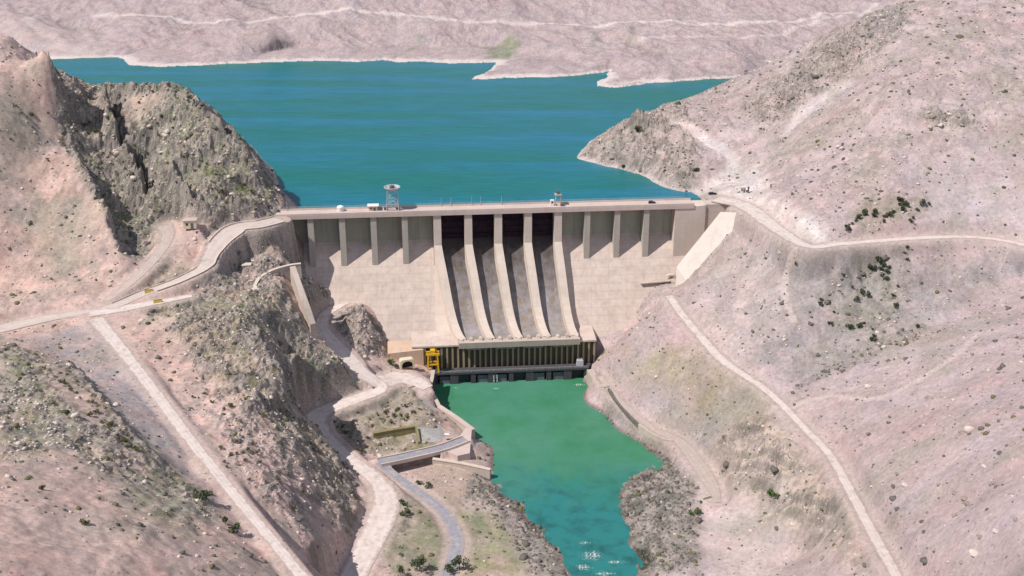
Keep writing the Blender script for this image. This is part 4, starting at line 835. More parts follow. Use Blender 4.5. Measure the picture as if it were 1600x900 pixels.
# small white tanks on the ledge and an outlet pipe pair
for px, lab in ((905, 'pale transformer box on the right end of the powerhouse ledge'),):
    u = u_of(px, 566, 18); e = empty('transformer', tuple(D(u, VF-4, 17.35)), lab, 'transformer')
    m = MB(); m.hexa([D(u-2, VF-5.4, 17.35), D(u+2, VF-5.4, 17.35), D(u+2, VF-2.6, 17.35), D(u-2, VF-2.6, 17.35)], [D(u-1.8, VF-5.3, 20.8), D(u+1.8, VF-5.3, 20.8), D(u+1.8, VF-2.8, 20.8), D(u-1.8, VF-2.8, 20.8)]); m.build('tank', M_STEEL, e)
    for j in (-1, 0, 1):
        m = MB(); m.tube(D(u+j, VF-4, 20.8), D(u+j, VF-4, 22.2), .2, 8, .12); m.build('bushing', C_OLD, e)
# foam where the outlets discharge
M_FOAM = noise_mat('white_foam', (.70,.76,.76), (.40,.58,.56), 1.2, .8, .3)
M_SHEET, t, b = mat('broken_foam'); L = t.links.new
tc = N(t, 'ShaderNodeTexCoord'); mp = N(t, 'ShaderNodeMapping'); mp.inputs['Scale'].default_value = (.9, 1.7, 1); L(tc.outputs['Object'], mp.inputs[0])
n1 = N(t, 'ShaderNodeTexNoise', i_Scale=.75, i_Detail=7, i_Roughness=.72, i_Distortion=1.2); L(mp.outputs[0], n1.inputs['Vector'])
sub = N(t, 'ShaderNodeVectorMath', operation='DISTANCE'); L(tc.outputs['Generated'], sub.inputs[0]); sub.inputs[1].default_value = (.5, .5, .5)
fo = N(t, 'ShaderNodeMapRange', i_From_Min=.1, i_From_Max=.5, i_To_Min=.16, i_To_Max=-.22); L(sub.outputs['Value'], fo.inputs[0])
ad = N(t, 'ShaderNodeMath', operation='ADD'); L(n1.outputs[0], ad.inputs[0]); L(fo.outputs[0], ad.inputs[1])
al = N(t, 'ShaderNodeMapRange', i_From_Min=.52, i_From_Max=.72, i_To_Max=.85); L(ad.outputs[0], al.inputs[0])
L(al.outputs[0], b.inputs['Alpha']); b.inputs['Base Color'].default_value = (.66,.74,.74,1); b.inputs['Roughness'].default_value = .8
def foam(name, px, py, rx, ry, label, z=ZT+.03, nb=40):
    c = at(px, py, z); m = MB(); nx, ny = 16, 10
    m.v = [(c[0]+rx*1.5*(-1+2*i/nx), c[1]+ry*1.5*(-1+2*j/ny), z+.05*math.sin(i*2.1)*math.cos(j*1.7)) for j in range(ny+1) for i in range(nx+1)]
    m.f = [(j*(nx+1)+i, j*(nx+1)+i+1, (j+1)*(nx+1)+i+1, (j+1)*(nx+1)+i) for j in range(ny) for i in range(nx)]
    o = m.build(name, M_SHEET, smooth=True); o['kind'] = 'stuff'; return o
foam('foam', 905, 601, 4.2, 2.0, '', nb=70); foam('foam', 775, 607, 2.6, 1.6, '', nb=36)
foam('foam', 712, 606, 1.5, .8, '', nb=10)
m = MB()
for px, w_ in ((772, .2), (777, .22)):
    u = u_of(px, 590, 14); p_ = [D(u, VF-.6+.25*k, 15-1.25*k*(.3+.7*k/4)) for k in range(6)]
    for k in range(5): m.tube(p_[k], p_[k+1], w_, 6)
o = m.build('water_jet', M_FOAM, smooth=True); o['kind'] = 'stuff'

# ------------------------------------------------------------------ yellow gantry crane
c = D(u_of(677, 582, 17.4), VF-3.4, 17.35)
e = empty('gantry_crane', tuple(c), 'bright yellow gantry crane standing at the left end of the powerhouse ledge', 'crane')
wv, wu, hh = 2.2, 3.1, 11.5
for su in (-1, 1):
    for sv in (-1, 1):
        m = MB(); p, q = c+UA*su*wu+VA*sv*wv, c+UA*su*wu*.85+VA*sv*wv*.8+ZA*hh
        m.hexa([p-UA*.5-VA*.5, p+UA*.5-VA*.5, p+UA*.5+VA*.5, p-UA*.5+VA*.5], [q-UA*.4-VA*.4, q+UA*.4-VA*.4, q+UA*.4+VA*.4, q-UA*.4+VA*.4]); m.build('leg', M_YEL, e)
for sv in (-1, 1):
    m = MB(); m.box(c+VA*sv*wv*.8+ZA*hh, (2*wu+1.6, .8, 1.2), UA, VA, ZA); m.build('bridge_girder', M_YEL, e)
for su in (-1, 1):
    m = MB(); m.box(c+UA*su*wu*.93+ZA*5.0, (.7, 2*wv-.9, .8), UA, VA, ZA); m.build('cross_beam', M_YEL, e)
for sv in (-1, 1):
    m = MB(); m.box(c+VA*sv*wv*.9+ZA*5.2, (2*wu-.9, .6, .8), UA, VA, ZA); m.build('cross_beam', M_YEL, e)
m = MB(); m.box(c+ZA*(hh+1.5), (2.6, 3.2, 1.8), UA, VA, ZA); tr = m.build('trolley', M_YEL, e)
m = MB(); m.tube(c+ZA*(hh+.6), c+ZA*6.5, .12, 6); m.box(c+ZA*6.2, (.8, .8, 1.0), UA, VA, ZA); m.build('hook', M_DSTEEL, e)

# ------------------------------------------------------------------ lattice tower with a round dish head on the crest
ut = u_of(614, 325, 100); c = D(ut, -6.6, 99.82)
e = empty('lattice_tower', tuple(c), 'tall pale lattice tower with round disc head standing on the dam crest', 'tower')
ht, wb, wt = 12.0, 3.6, 2.9
cor = [(-1,-1),(1,-1),(1,1),(-1,1)]
def tp(i, h): k = wb+(wt-wb)*h/ht; return c+UA*cor[i][0]*k+VA*cor[i][1]*k*.8+ZA*h
for i in range(4):
    m = MB(); m.tube(tp(i, 0), tp(i, ht), .3, 6, .24); m.build('leg', M_STEEL, e)
m = MB()
for lv in range(3):
    h0, h1 = lv*4, lv*4+4
    for i in range(4):
        j = (i+1) % 4; m.tube(tp(i, h0), tp(j, h1), .13, 5); m.tube(tp(j, h0), tp(i, h1), .13, 5); m.tube(tp(i, h1), tp(j, h1), .15, 5)
m.build('bracing', M_STEEL, e)
m = MB(); m.lathe(c+ZA*ht, [(2.8, 0), (3.9, .8), (4.9, 1.9), (4.9, 2.2), (4.5, 2.2), (3.6, 1.3), (1.8, 1.1)], 28); dish = m.build('dish', M_STEEL, e, smooth=False)
m = MB(); m.lathe(c+ZA*(ht+1.2), [(1.5, 0), (1.5, 1.7), (.6, 2.1)], 14); m.build('hub', M_DSTEEL, dish)
m = MB()
for i in range(12):
    a = i*math.pi/6; m.tube(c+ZA*(ht+1.6)+UA*1.4*math.cos(a)+VA*1.4*math.sin(a), c+ZA*(ht+2.0)+UA*4.6*math.cos(a)+VA*4.6*math.sin(a), .1, 4)
m.build('spoke', M_STEEL, dish)
m = MB(); m.box(c+UA*-4.2+VA*.5+ZA*.9, (2.2, 1.8, 1.8), UA, VA, ZA); m.build('machine_box', M_DSTEEL, e)
m = MB(); m.box(c+UA*3.0+VA*1+ZA*.7, (2.4, 1.6, 1.4), UA, VA, ZA); m.build('machine_box', M_DSTEEL, e)

def hut(name, label, cat, c, su, sv, h, wallm, roofm, flat=True, over=.3, door=True, u=UA, v=VA):
    e = empty(name, tuple(c), label, cat)
    m = MB(); m.box(c+ZA*h/2, (su, sv, h), u, v, ZA); m.build('wall', wallm, e)
    m = MB(); m.box(c+ZA*(h+.16), (su+2*over, sv+2*over, .3), u, v, ZA); m.build('roof', roofm, e)
    if door:
        m = MB(); m.box(c+v*(sv/2+.04)+u*su*.18+ZA*h*.36, (max(.9, su*.22), .1, h*.7), u, v, ZA); m.build('door', M_DSTEEL, e)
        m = MB(); m.box(c+v*(sv/2+.04)-u*su*.22+ZA*h*.58, (max(.8, su*.2), .1, h*.28), u, v, ZA); m.build('window', M_GLASS, e)
    return e
hut('crest_hut', 'small cream hut with overhanging flat white roof on the crest, left of the lattice tower', 'hut', D(u_of(583, 329, 100), -6.6, 99.82), 5.2, 3.6, 2.9, M_CREAM, M_WHITE, over=.8)
c = D(u_of(532, 330, 100), -6.8, 99.82)                # round white tank
e = empty('water_tank', tuple(c), 'small round white tank on the left half of the dam crest', 'tank')
m = MB(); m.lathe(c, [(2.1, 0), (2.1, 2.2)], 18); m.build('drum', M_WHITE, e)
m = MB(); m.lathe(c+ZA*2.21, [(2.2, 0), (1.9, .6), (1.2, 1.0), (.3, 1.2)], 18); m.build('lid', M_WHITE, e)
# hoist frame on the crest above the right-hand pier
c = D(u_of(871, 318, 100), -6.4, 99.82)
e = empty('hoist_frame', tuple(c), 'brown hoist frame with a white cabin on the crest above the rightmost spillway pier', 'hoist')
for a, b_ in ((-1, -1), (1, -1), (1, 1), (-1, 1)):
    m = MB(); m.tube(c+UA*a*1.7+VA*b_*1.3, c+UA*a*1.3+VA*b_*1.1+ZA*6.5, .22, 6); m.build('leg', C_OLD, e)
m = MB(); m.box(c+ZA*6.7, (4.2, 3.2, .7), UA, VA, ZA); m.build('top_beam', C_OLD, e)
m = MB(); m.box(c+ZA*8.0, (1.8, 1.6, 1.9), UA, VA, ZA); m.build('winch', M_DSTEEL, e)
m = MB(); m.box(c+UA*-3.6+ZA*1.7, (2.2, 2.2, 3.4), UA, VA, ZA); cb = m.build('cabin', M_WHITE, e)
m = MB(); m.box(c+UA*-3.6+VA*1.12+ZA*2.2, (1.2, .06, 1.0), UA, VA, ZA); m.build('window', M_GLASS, cb)
m = MB(); m.box(c+UA*2.4+VA*2+ZA*.8, (2.2, 1.5, 1.6), UA, VA, ZA); m.build('machine_box', M_DSTEEL, e)

def make_car(c, u, label, paint, cat='car', L_=4.4, W_=1.8):
    u = np.array(u)/np.linalg.norm(u); v = np.array([u[1], -u[0], 0]); e = empty('parked_car', tuple(c), label, cat)
    m = MB(); P_ = [(-.5, .35), (-.5, .85), (-.30, .95), (.30, .95), (.5, .78), (.5, .35)]
    m.prism([c+u*a*L_-v*W_/2+ZA*z for a, z in P_], v*W_); m.build('body', paint, e, bevel=.06)
    m = MB(); P_ = [(-.42, .94), (-.33, 1.5), (.08, 1.5), (.24, .94)]
    m.prism([c+u*a*L_-v*W_*.44+ZA*z for a, z in P_], v*W_*.88); m.build('cabin', M_GLASS, e, bevel=.05)
    for a in (-.31, .31):
        for s_ in (-1, 1):
            m = MB(); m.tube(c+u*a*L_+v*s_*W_*.40+ZA*.34, c+u*a*L_+v*s_*W_*.52+ZA*.34, .34, 12); m.build('wheel', M_TYRE, e)
    return e
make_car(D(u_of(1021, 321, 100), -5, 99.82), UA, 'dark car driving on the right part of the dam crest', M_CAR)
p_ = hit(1113, 304); make_car(p_+ZA*.1, (1, .2, 0), 'dark car parked on the pale ground at the right end of the dam', M_CAR, L_=5.2)

# ------------------------------------------------------------------ retaining walls, quay, bridge, portals, huts
def wall(name, label, pts_, th, depth, material, cat='wall', group=None, zb=None, cope=None):
    c = spline(pts_, 2.0); tg = np.gradient(c[:,:2], axis=0); tg /= np.linalg.norm(tg, axis=1)[:,None]+1e-9; nr = np.stack([-tg[:,1], tg[:,0], 0*tg[:,0]], 1)
    def strip(lo, hi, w_):
        m = MB(); secs = []
        for i in range(len(c)):
            z0 = c[i]*np.array([1,1,0])+ZA*((c[i,2]+lo) if zb is None or lo > -1 else zb); z1 = c[i]+ZA*hi
            secs.append([z0-nr[i]*w_/2, z0+nr[i]*w_/2, z1+nr[i]*w_/2, z1-nr[i]*w_/2])
        return m.loft(secs)
    if cope is None:
        o = strip(-depth, 0, th).build(name, material); return tag(o, label, cat, group)
    mid = tuple(c[len(c)//2]); e = empty(name, mid, label, cat, group)
    strip(-depth, -.35, th).build('face', material, e); strip(-.352, 0, th+.5).build('coping', cope, e); return e
def road_edge(nm, side, a, b, dz=.5, off=0.0):
    c, wd, bl = ROADS[nm]; n0, n1 = int(a*(len(c)-1)), int(b*(len(c)-1)); tg = np.gradient(c[:,:2], axis=0); tg /= np.linalg.norm(tg, axis=1)[:,None]+1e-9
    return [np.array([c[i,0]-tg[i,1]*side*(wd[i]/2+off), c[i,1]+tg[i,0]*side*(wd[i]/2+off), c[i,2]+dz]) for i in range(n0, n1+1, max(1, (n1-n0)//14))]
wall('retaining_wall', 'long pale parapet wall along the outer edge of the concrete road from the dam crest', road_edge('crest_road', 1, .0, .50, .75, .1), .7, 7, C_OLD, cope=C_PIER)
wall('retaining_wall', 'low pale kerb wall along the lower edge of the road junction at the left edge of the photo', road_edge('crest_road', 1, .74, 1, .25, .2), .6, 2.5, C_OLD)
wall('retaining_wall', 'low broken parapet on the hill side of the concrete road below the left abutment', road_edge('crest_road', -1, .36, .60, .6, .1), .5, 2, C_OLD)
wall('parapet_wall', 'low parapet on the hill side of the road where it meets the dam crest', road_edge('crest_road', -1, .0, .22, .8, .1), .5, 2, C_PIER)
wall('wing_wall', 'tall narrow pale wing wall running down beside the dam left end, dark in shade on its right', [at(457,416,84.5), at(470,452,76), at(481,482,68), at(489,506,61)], 3.2, 22, C_OLD)
wall('curved_wall', 'thin curved pale wall from the wing wall to the small terrace', [at(470,411,85), at(450,414,84.5), at(424,422,83), at(406,433,81.5), at(398,446,80.5), at(402,453,80)], 1.4, 9, C_OLD, cope=C_PIER)
m = MB(); q = [at(*p, 79.8) for p in ((362,456),(386,438),(378,424),(388,412),(398,410),(402,420),(396,432),(408,454),(385,458))]
m.prism([p-ZA*6 for p in q], ZA*6); tag(m.build('terrace_slab', C_PIER), 'small pale concrete terrace on the rocks below the left end of the dam', 'terrace')
hut('valve_house', 'small flat roofed concrete block house on the terrace below the left abutment', 'hut', at(386,422,80.0), 5, 4, 3.4, C_OLD, C_PIER, over=.2)
hut('gate_house', 'cream concrete gatehouse with a dark door beside the upper dirt track on the left hill', 'hut', hit(298,354)-ZA*.5, 7, 5, 4.6, C_CREAM if False else M_CREAM, C_OLD, over=.4)
for i, (x, y) in enumerate(((364,342),(396,339))):
    p = hit(x, y); m = MB(); m.box(p+ZA*1.2, (1.2, 1.2, 3.4)); m.box(p+ZA*3.05, (1.7, 1.7, .3)); tag(m.build('gate_pillar', C_OLD), ('short dark gate pillar on the road left of the dam crest', 'short gate pillar at the hillside nearest the left end of the dam crest')[i], 'pillar')
M_BAR = noise_mat('barrier_paint', (.62,.44,.06), (.50,.36,.08), .8, .8, 0, (.06,.05,.05), .9)
for (x, y), lab in zip(((233,457),(247,473)), ('yellow and black road barrier on the upper edge of the concrete road at the junction', 'yellow and black road barrier on the lower edge of the concrete road at the junction')):
    p = hit(x, y); u = np.array([.93,.36,0]); v = np.array([-.36,.93,0]); e = empty('road_barrier', tuple(p), lab, 'barrier')
    m = MB(); m.prism([p-u*2.2-v*.7, p-u*2.2+v*.7, p-u*2.2+v*.3+ZA*1.5, p-u*2.2-v*.3+ZA*1.5], u*4.4); m.build('block', M_BAR, e)
    m = MB(); m.box(p+ZA*1.62, (4.0, .5, .2), u, v); m.build('top_rail', M_DSTEEL, e)
# quay and platform walls on the left bank
wall('quay_wall', 'high dark quay wall between the gravel platform and the green water', QUAY[:4], 1.6, 16, C_DARK, zb=4.0, cope=C_OLD)
wall('quay_wall', 'pink topped low quay wall below the garden slope along the green water', QUAY[3:], 2.4, 12, C_OLD, zb=4.0, cope=C_DECK)
wall('retaining_wall', 'dark stone wall along the lower edge of the dirt road above the overgrown slope', [at(648,603,24), at(622,611,24), at(590,620,24), at(550,634,23.6), at(524,646,23)], .8, 5, C_STONE)
wall('retaining_wall', 'curved dark stone wall along the bend of the dirt road left of the overgrown slope', [at(517,654,22.6), at(512,668,22.2), at(521,684,21.6), at(545,704,20.6), at(562,717,20)], .8, 4.5, C_STONE)
M_MOSS = concrete('mossy_concrete', (.22,.20,.10), (.27,.24,.13), (.13,.13,.06), 4, .02, .6)
wall('terrace_wall', 'olive stained concrete terrace wall at the foot of the overgrown slope', [at(583,676,19.5), at(610,671,20), at(648,665,20.5)], 1.5, 9, M_MOSS, cope=M_MOSS)
wall('terrace_wall', 'short end wall of the olive stained terrace beside the grey slope', [at(650,665,20.5), at(653,678,18.5), at(655,690,16.5)], 1.2, 8, M_MOSS)
# slab of grey pitching on the slope beside the quay
m = MB(); q = [hit(*p)+ZA*.3 for p in ((662,622),(680,640),(694,680),(690,690),(655,694),(650,668))]
m.prism([p-ZA*1.5 for p in q], ZA*1.5); tag(m.build('slope_pitching', noise_mat('grey_pitching', (.36,.35,.35), (.28,.28,.27), .5, .9, .3)), 'smooth grey stone pitched slope between the overgrown bank and the quay', 'slope paving')
# bridge
br = empty('road_bridge', tuple(at(650,712,18)), 'narrow concrete road bridge with pale edge beams over a dark culvert left of the river', 'bridge')
c = spline([at(592,722,19.7), at(640,712,19.2), at(690,700,18.8), at(728,686,18.6)], 2)
tg = np.gradient(c[:,:2], axis=0); tg /= np.linalg.norm(tg, axis=1)[:,None]; nr = np.stack([-tg[:,1], tg[:,0], 0*tg[:,0]], 1)
def strip(o0, o1, z0, z1):
    m = MB(); m.loft([[c[i]+nr[i]*o0+ZA*z0, c[i]+nr[i]*o1+ZA*z0, c[i]+nr[i]*o1+ZA*z1, c[i]+nr[i]*o0+ZA*z1] for i in range(len(c))]); return m
strip(-2.9, 2.9, -1.1, 0).build('deck', M_ASPH, br)
strip(-3.5, -2.92, -1.3, .7).build('edge_beam', C_PIER, br); strip(2.92, 3.5, -1.3, .7).build('edge_beam', C_PIER, br)
for i in (1, len(c)//2+4):
    m = MB(); u = np.array([tg[i,0], tg[i,1], 0]); m.box(c[i]-ZA*4.2, (2.2, 6.2, 6.2), u, nr[i], ZA); m.build('abutment', C_OLD, br)
# landing slab at the river end of the bridge with its walls
m = MB(); q = [at(*p, 18.2) for p in ((690,702),(716,684),(728,668),(737,672),(734,708),(715,712))]
m.prism([p-ZA*9 for p in q], ZA*9); tag(m.build('landing_slab', C_DECK), 'pale pink concrete landing at the river end of the bridge', 'landing')
wall('wing_wall', 'low pale grey wall from the landing to the river below the bridge', [at(676,716,17.5), at(715,722,16.6), at(745,728,16), at(766,733,15.6)], 1.6, 8, C_OLD, cope=C_PIER)
p = at(698,683,18.4); m = MB(); m.box(p+ZA*.6, (2.2, 1.6, 1.8)); m.box(p+ZA*1.65, (2.5, 1.9, .25)); tag(m.build('control_cabinet', M_WHITE), 'small white cabinet beside the bridge landing at the grey slope', 'cabinet')
# tunnel portals
def portal(c, u, v, label, w_=6.0, h=6.0, d=5, frame=None, mt=None):
    e = empty('tunnel_portal', tuple(c), label, 'portal'); mt = mt or M_CREAM; m = MB(); n_ = 10; t_ = 1.0
    arc = [(-w_/2, 0)]+[(-w_/2*math.cos(math.pi*i/n_), h*.5+h*.5*math.sin(math.pi*i/n_)) for i in range(n_+1)]+[(w_/2, 0)]
    sq = lambda a: math.copysign(abs(a)**.35, a)
    out = [(-w_/2-t_, 0)]+[(-(w_/2+t_)*sq(math.cos(math.pi*i/n_)), h*.5+(h*.5+t_)*sq(math.sin(math.pi*i/n_))) for i in range(n_+1)]+[(w_/2+t_, 0)]
    A_ = [c+u*x+ZA*z for x, z in arc]; B_ = [c+u*x+ZA*z for x, z in out]; k_ = len(A_)
    vs_ = A_+B_+[p-v*d for p in A_]+[p-v*d for p in B_]; fs_ = []
    for i in range(k_-1): fs_ += [(i, i+1, k_+i+1, k_+i), (2*k_+i, 3*k_+i, 3*k_+i+1, 2*k_+i+1), (i, 2*k_+i, 2*k_+i+1, i+1), (k_+i, k_+i+1, 3*k_+i+1, 3*k_+i)]
    m.add(vs_, fs_); m.build('arch', mt, e)
    m = MB(); m.prism([p-v*d*.7 for p in A_], -v*.3); m.build('dark_mouth', M_HOLE, e)
    return e
pc = at(637,577,24.3); portal(pc, np.array([.95,.3,0]), np.array([.3,-.95,0]), 'cream arched tunnel portal with dark mouth at the dam foot left of the yellow crane', 6.4, 5.0, 4)
m = MB(); q0, q1 = at(606,560,26), at(662,562,24)
m.hexa([q0-ZA*4+VA*-9, q1-ZA*4+VA*-9, q1-ZA*4, q0-ZA*4], [q0+ZA*7+VA*-9, q1+ZA*8+VA*-9, q1+ZA*6.5, q0+ZA*3]) 
M_OCH = concrete('ochre_wall', (.56,.40,.29), (.58,.46,.37), (.42,.29,.19), 4, .02, .6)
tag(m.build('head_wall', M_OCH), 'ochre stained wall above the tunnel portal at the foot of the dam', 'wall')
pc = hit(1049, 439)-ZA*.3; portal(pc, UA, VA, 'pale adit portal with dark mouth at the foot of the right wing wall', 3.0, 3.4, 4, mt=C_PIER)
# right bank walls
wall('river_wall', 'long dark curved wall on the right bank above the river', [at(951,606,21), at(962,624,19.8), at(978,643,18.8), at(998,662,18.0)], 1.2, 7, C_STONE)
wall('river_wall', 'low pale curved kerb continuing the dark wall along the right bank path', [at(998,662,18.0), at(1014,674,17.6), at(1034,684,17.2), at(1052,688,16.9)], 1.0, 3, C_OLD)
wall('stair_wall', 'slanted pale wall with dark side climbing from the right end of the powerhouse', [at(972,572,26), at(978,563,29), at(984,553,32), at(990,546,35)], 1.6, 5, C_OLD, cope=C_PIER)
wall('stair_wall', 'second slanted wall above the first on the bank right of the powerhouse', [at(978,540,38), at(985,527,42), at(992,518,45)], 1.3, 4, C_OLD)
wall('river_wall', 'low grey block wall beside the river right of the powerhouse', [at(922,577,18.5), at(932,592,19), at(948,604,20.2)], 4, 12, C_OLD)
p = hit(1104, 779); m = MB(); m.box(p+ZA*.5, (4.6, .7, 1.2), (.86,.5,0), (-.5,.86,0)); tag(m.build('concrete_block', C_OLD), 'lone long concrete block lying on the pale flat by the right bank', 'block')
# hut and gate posts at the right end of the crest
hut('gate_hut', 'small white hut on the pale ground at the right end of the dam', 'hut', hit(1160,300)-ZA*.2, 3.4, 3, 3.4, M_WHITE, M_CREAM, over=.3)
for i, (x, y) in enumerate(((1151,302),(1169,301))):
    p = hit(x, y); m = MB(); m.box(p+ZA*1.6, (.9, .9, 3.6)); m.box(p+ZA*3.55, (1.3, 1.3, .3)); tag(m.build('gate_post', M_WHITE if i == 0 else C_STONE), ('white gate post left of the small white hut', 'dark gate post right of the small white hut')[i], 'post')

# ------------------------------------------------------------------ vegetation
def leaf_mat(name, a, b_): return noise_mat(name, a, b_, .6, .8)
M_LEAF = [leaf_mat('dark_leaves', (.05,.07,.038), (.095,.115,.06)), leaf_mat('green_leaves', (.075,.13,.04), (.13,.18,.06)), leaf_mat('dry_leaves', (.11,.11,.055), (.17,.16,.08))]
M_BARK = noise_mat('bark', (.16,.12,.09), (.10,.08,.06), 2, .9)
def leaf_mesh(nl, w_, h, z0, seed, clumps, ls):
    g = np.random.default_rng(seed); m = MB()
    cc = [(g.normal()*w_*.30, g.normal()*w_*.30, z0+h*(.3+.5*g.uniform()), g.uniform(.28,.5)) for _ in range(clumps)]
    for i in range(nl):
        cx, cy, cz, r = cc[i % clumps]; d = g.normal(size=3); d /= np.linalg.norm(d); rr = g.uniform(.5, 1)
        p = np.array([cx, cy, cz])+d*np.array([w_*r, w_*r, h*r*.9])*rr; p[2] = max(p[2], z0*.7+.05)
        a = g.normal(size=3); a /= np.linalg.norm(a); b_ = np.cross(a, d); b_ /= np.linalg.norm(b_)+1e-9; s_ = ls*g.uniform(.6, 1.4)
        m.add([p-a*s_, p+b_*s_*.6, p+a*s_, p-b_*s_*.6], [(0,1,2,3)])
    return m
PROTO = {}
def proto(kind):
    nl, w_, h, z0, cl, ls, ml, tr = dict(dark=(240,1.0,1.1,.1,6,.16,M_LEAF[0],.06), green=(260,1.0,1.0,.1,6,.16,M_LEAF[1],.06), dry=(200,1.0,.8,.06,5,.15,M_LEAF[2],.05), tree=(420,1.0,1.35,.5,9,.13,M_LEAF[0],.07))[kind]
    out = []
    for sd_ in range(4):
        cr = leaf_mesh(nl, w_, h, z0, sd_*13+len(kind), cl, ls).build('crown', ml)
        m = MB(); m.tube((0,0,-.25), (.03,.02,z0+h*.45), tr, 6, tr*.5)
        for q in range(4):
            a = q*1.6+sd_; m.tube((.02,.01,z0+h*.15), (.35*math.cos(a), .35*math.sin(a), z0+h*.55), tr*.5, 5, tr*.2)
        st_ = m.build('trunk' if kind == 'tree' else 'stem', M_BARK)
        out.append((cr.data, st_.data)); 
        for o in (cr, st_): bpy.data.objects.remove(o)
    return out
def plant(kind, px, py, size, label, group=None, cat='shrub', name='shrub', tall=1.0):
    if kind not in PROTO: PROTO[kind] = proto(kind)
    p = hit(px, py); cr, st_ = random.choice(PROTO[kind])
    e = empty(name, tuple(p), label, cat, group); e.rotation_euler = (0, 0, random.uniform(0, 6.28)); e.scale = (size, size*random.uniform(.85, 1.15), size*tall*random.uniform(.85, 1.15))
    for nm, d in (('crown', cr), ('trunk' if kind == 'tree' else 'stem', st_)):
        o = bpy.data.objects.new(nm, d); COL.objects.link(o); o.parent = e
    return e
def jit(a): return a*random.uniform(.55, 1.4)
for x, y in [(520,320),(545,305),(530,335),(560,288),(580,280),(600,245),(595,262),(640,270),(655,245),(690,292),(715,262),(738,250),(760,196),(775,190),(800,212),(782,238),(830,275),(850,240),(878,212),(905,213),(820,295),(700,270),(770,215)]:
    plant('dark', 1150+x/3, 250+y/3, jit(2.3), 'dark green shrub in the loose row across the slope above the right hillside road', 'shrubs above the right hillside road')
for x, y in [(660,480),(690,500),(690,545),(720,510),(650,520),(705,525),(675,515),(630,505),(790,440),(800,420),(800,470),(500,545),(545,600),(740,640),(745,690),(400,660),(390,685),(460,720),(440,770),(530,790),(600,770),(575,785),(640,800),(640,850),(650,830),(280,495),(590,630),(760,600),(570,660),(700,560),(620,640),(850,790)]:
    plant('dark', 1150+x/3, 250+y/3, jit(1.9), 'dark shrub on the grey scree below the right hillside road', 'shrubs on the grey scree gully')
plant('green', 1205, 775, 3.4, 'bright green round bush alone on the pale bank right of the river')
plant('green', 1091, 803, 2.6, 'bright green bush, the larger of two on the rocky right bank'); plant('green', 1079, 804, 2.0, 'small bright green bush, the smaller of two on the rocky right bank')
plant('dark', 997, 206, 3.4, 'dark bush just below the tip of the peninsula'); plant('dark', 973, 264, 2.6, 'dark bush at the water edge of the peninsula'); plant('dark', 1086, 267, 2.4, 'dark bush on the slope above the right end of the reservoir')
plant('green', 610, 570, 3.0, 'green bush on the roadside left of the tunnel portal'); plant('dark', 618, 575, 2.0, 'small dark bush between the green bush and the tunnel portal')
for x, y in [(700,545),(740,520),(765,540),(790,490),(800,520),(740,480),(720,370),(765,350),(880,490),(600,340),(830,350),(690,500),(760,470),(720,525),(750,555),(775,505),(815,545),(710,560),(640,330),(660,360),(700,380),(850,420),(820,400),(900,560),(870,600),(780,600),(920,690),(950,640)]:
    plant('dry', x/2, 450+y/2, jit(1.5), 'small dark olive shrub on the hillside between the straight gravel road and the dirt road', 'shrubs on the left middle hill')
plant('dark', 316, 778, 4.2, 'large dark bush on the lower side of the straight gravel road'); plant('dark', 366, 832, 3.0, 'dark bush beside the lower part of the straight gravel road'); plant('dark', 352, 820, 2.2, 'small dark bush left of the lower gravel road')
for x, y in [(130,630),(270,740),(430,510),(410,500),(320,420),(340,440),(290,360),(240,330),(250,345),(300,390),(220,320),(370,460),(350,430),(200,300),(390,480),(310,660),(240,480),(280,400)]:
    plant('dry', x/2, 450+y/2, jit(1.6), 'olive shrub along the crest of the near left ridge', 'shrubs on the near left ridge')
for x, y in [(540,380),(600,400),(700,375),(780,320),(520,360),(330,470),(420,580),(460,500),(640,330),(250,400),(690,300),(570,350),(620,360),(480,430),(380,420),(740,340),(300,430)]:
    plant('dry', 460+x/4, 560+y/4, jit(1.8), 'olive shrub on the overgrown slope inside the dirt road bend', 'shrubs on the overgrown slope')
plant('tree', 656, 893, 3.6, 'small dark tree left of the asphalt road at the bottom of the photo', None, 'tree', 'tree', 1.2); plant('tree', 626, 899, 2.2, 'smallest dark tree, standing alone at the bottom edge left of the asphalt road', None, 'tree', 'tree', 1.1)
plant('tree', 718, 890, 3.8, 'spreading green tree right of the asphalt road at the bottom of the photo', None, 'tree', 'tree', .9); plant('tree', 703, 896, 2.8, 'small green tree close to the right edge of the asphalt road', None, 'tree', 'tree', .9)
plant('dark', 630, 790, 2.6, 'dark bush on the bank between the two roads'); plant('dark', 636, 805, 3.0, 'dark bush lower on the bank between the two roads'); plant('dark', 655, 757, 2.0, 'dark low bush on the tan flat below the bridge'); plant('dark', 671, 761, 2.2, 'second dark low bush on the tan flat below the bridge, nearer the river')
for x, y in [(430,520),(470,490),(500,470),(540,520),(610,400),(640,380),(770,360),(850,300),(700,320),(900,440),(960,500),(1040,570),(1020,660),(930,700),(880,540),(820,640),(1080,740),(1150,700),(1200,760),(1260,650),(1300,780),(1350,820),(980,800),(1060,820),(1180,840),(1400,860),(1240,860),(150,440),(180,430),(90,380),(120,420),(270,420),(370,410),(700,730),(740,760),(640,660)]:
    plant('dry', x/3.556, 60+y/3.556, jit(1.9), 'olive shrub clinging to the rocky hill beside the reservoir', 'shrubs on the rocky left hill')

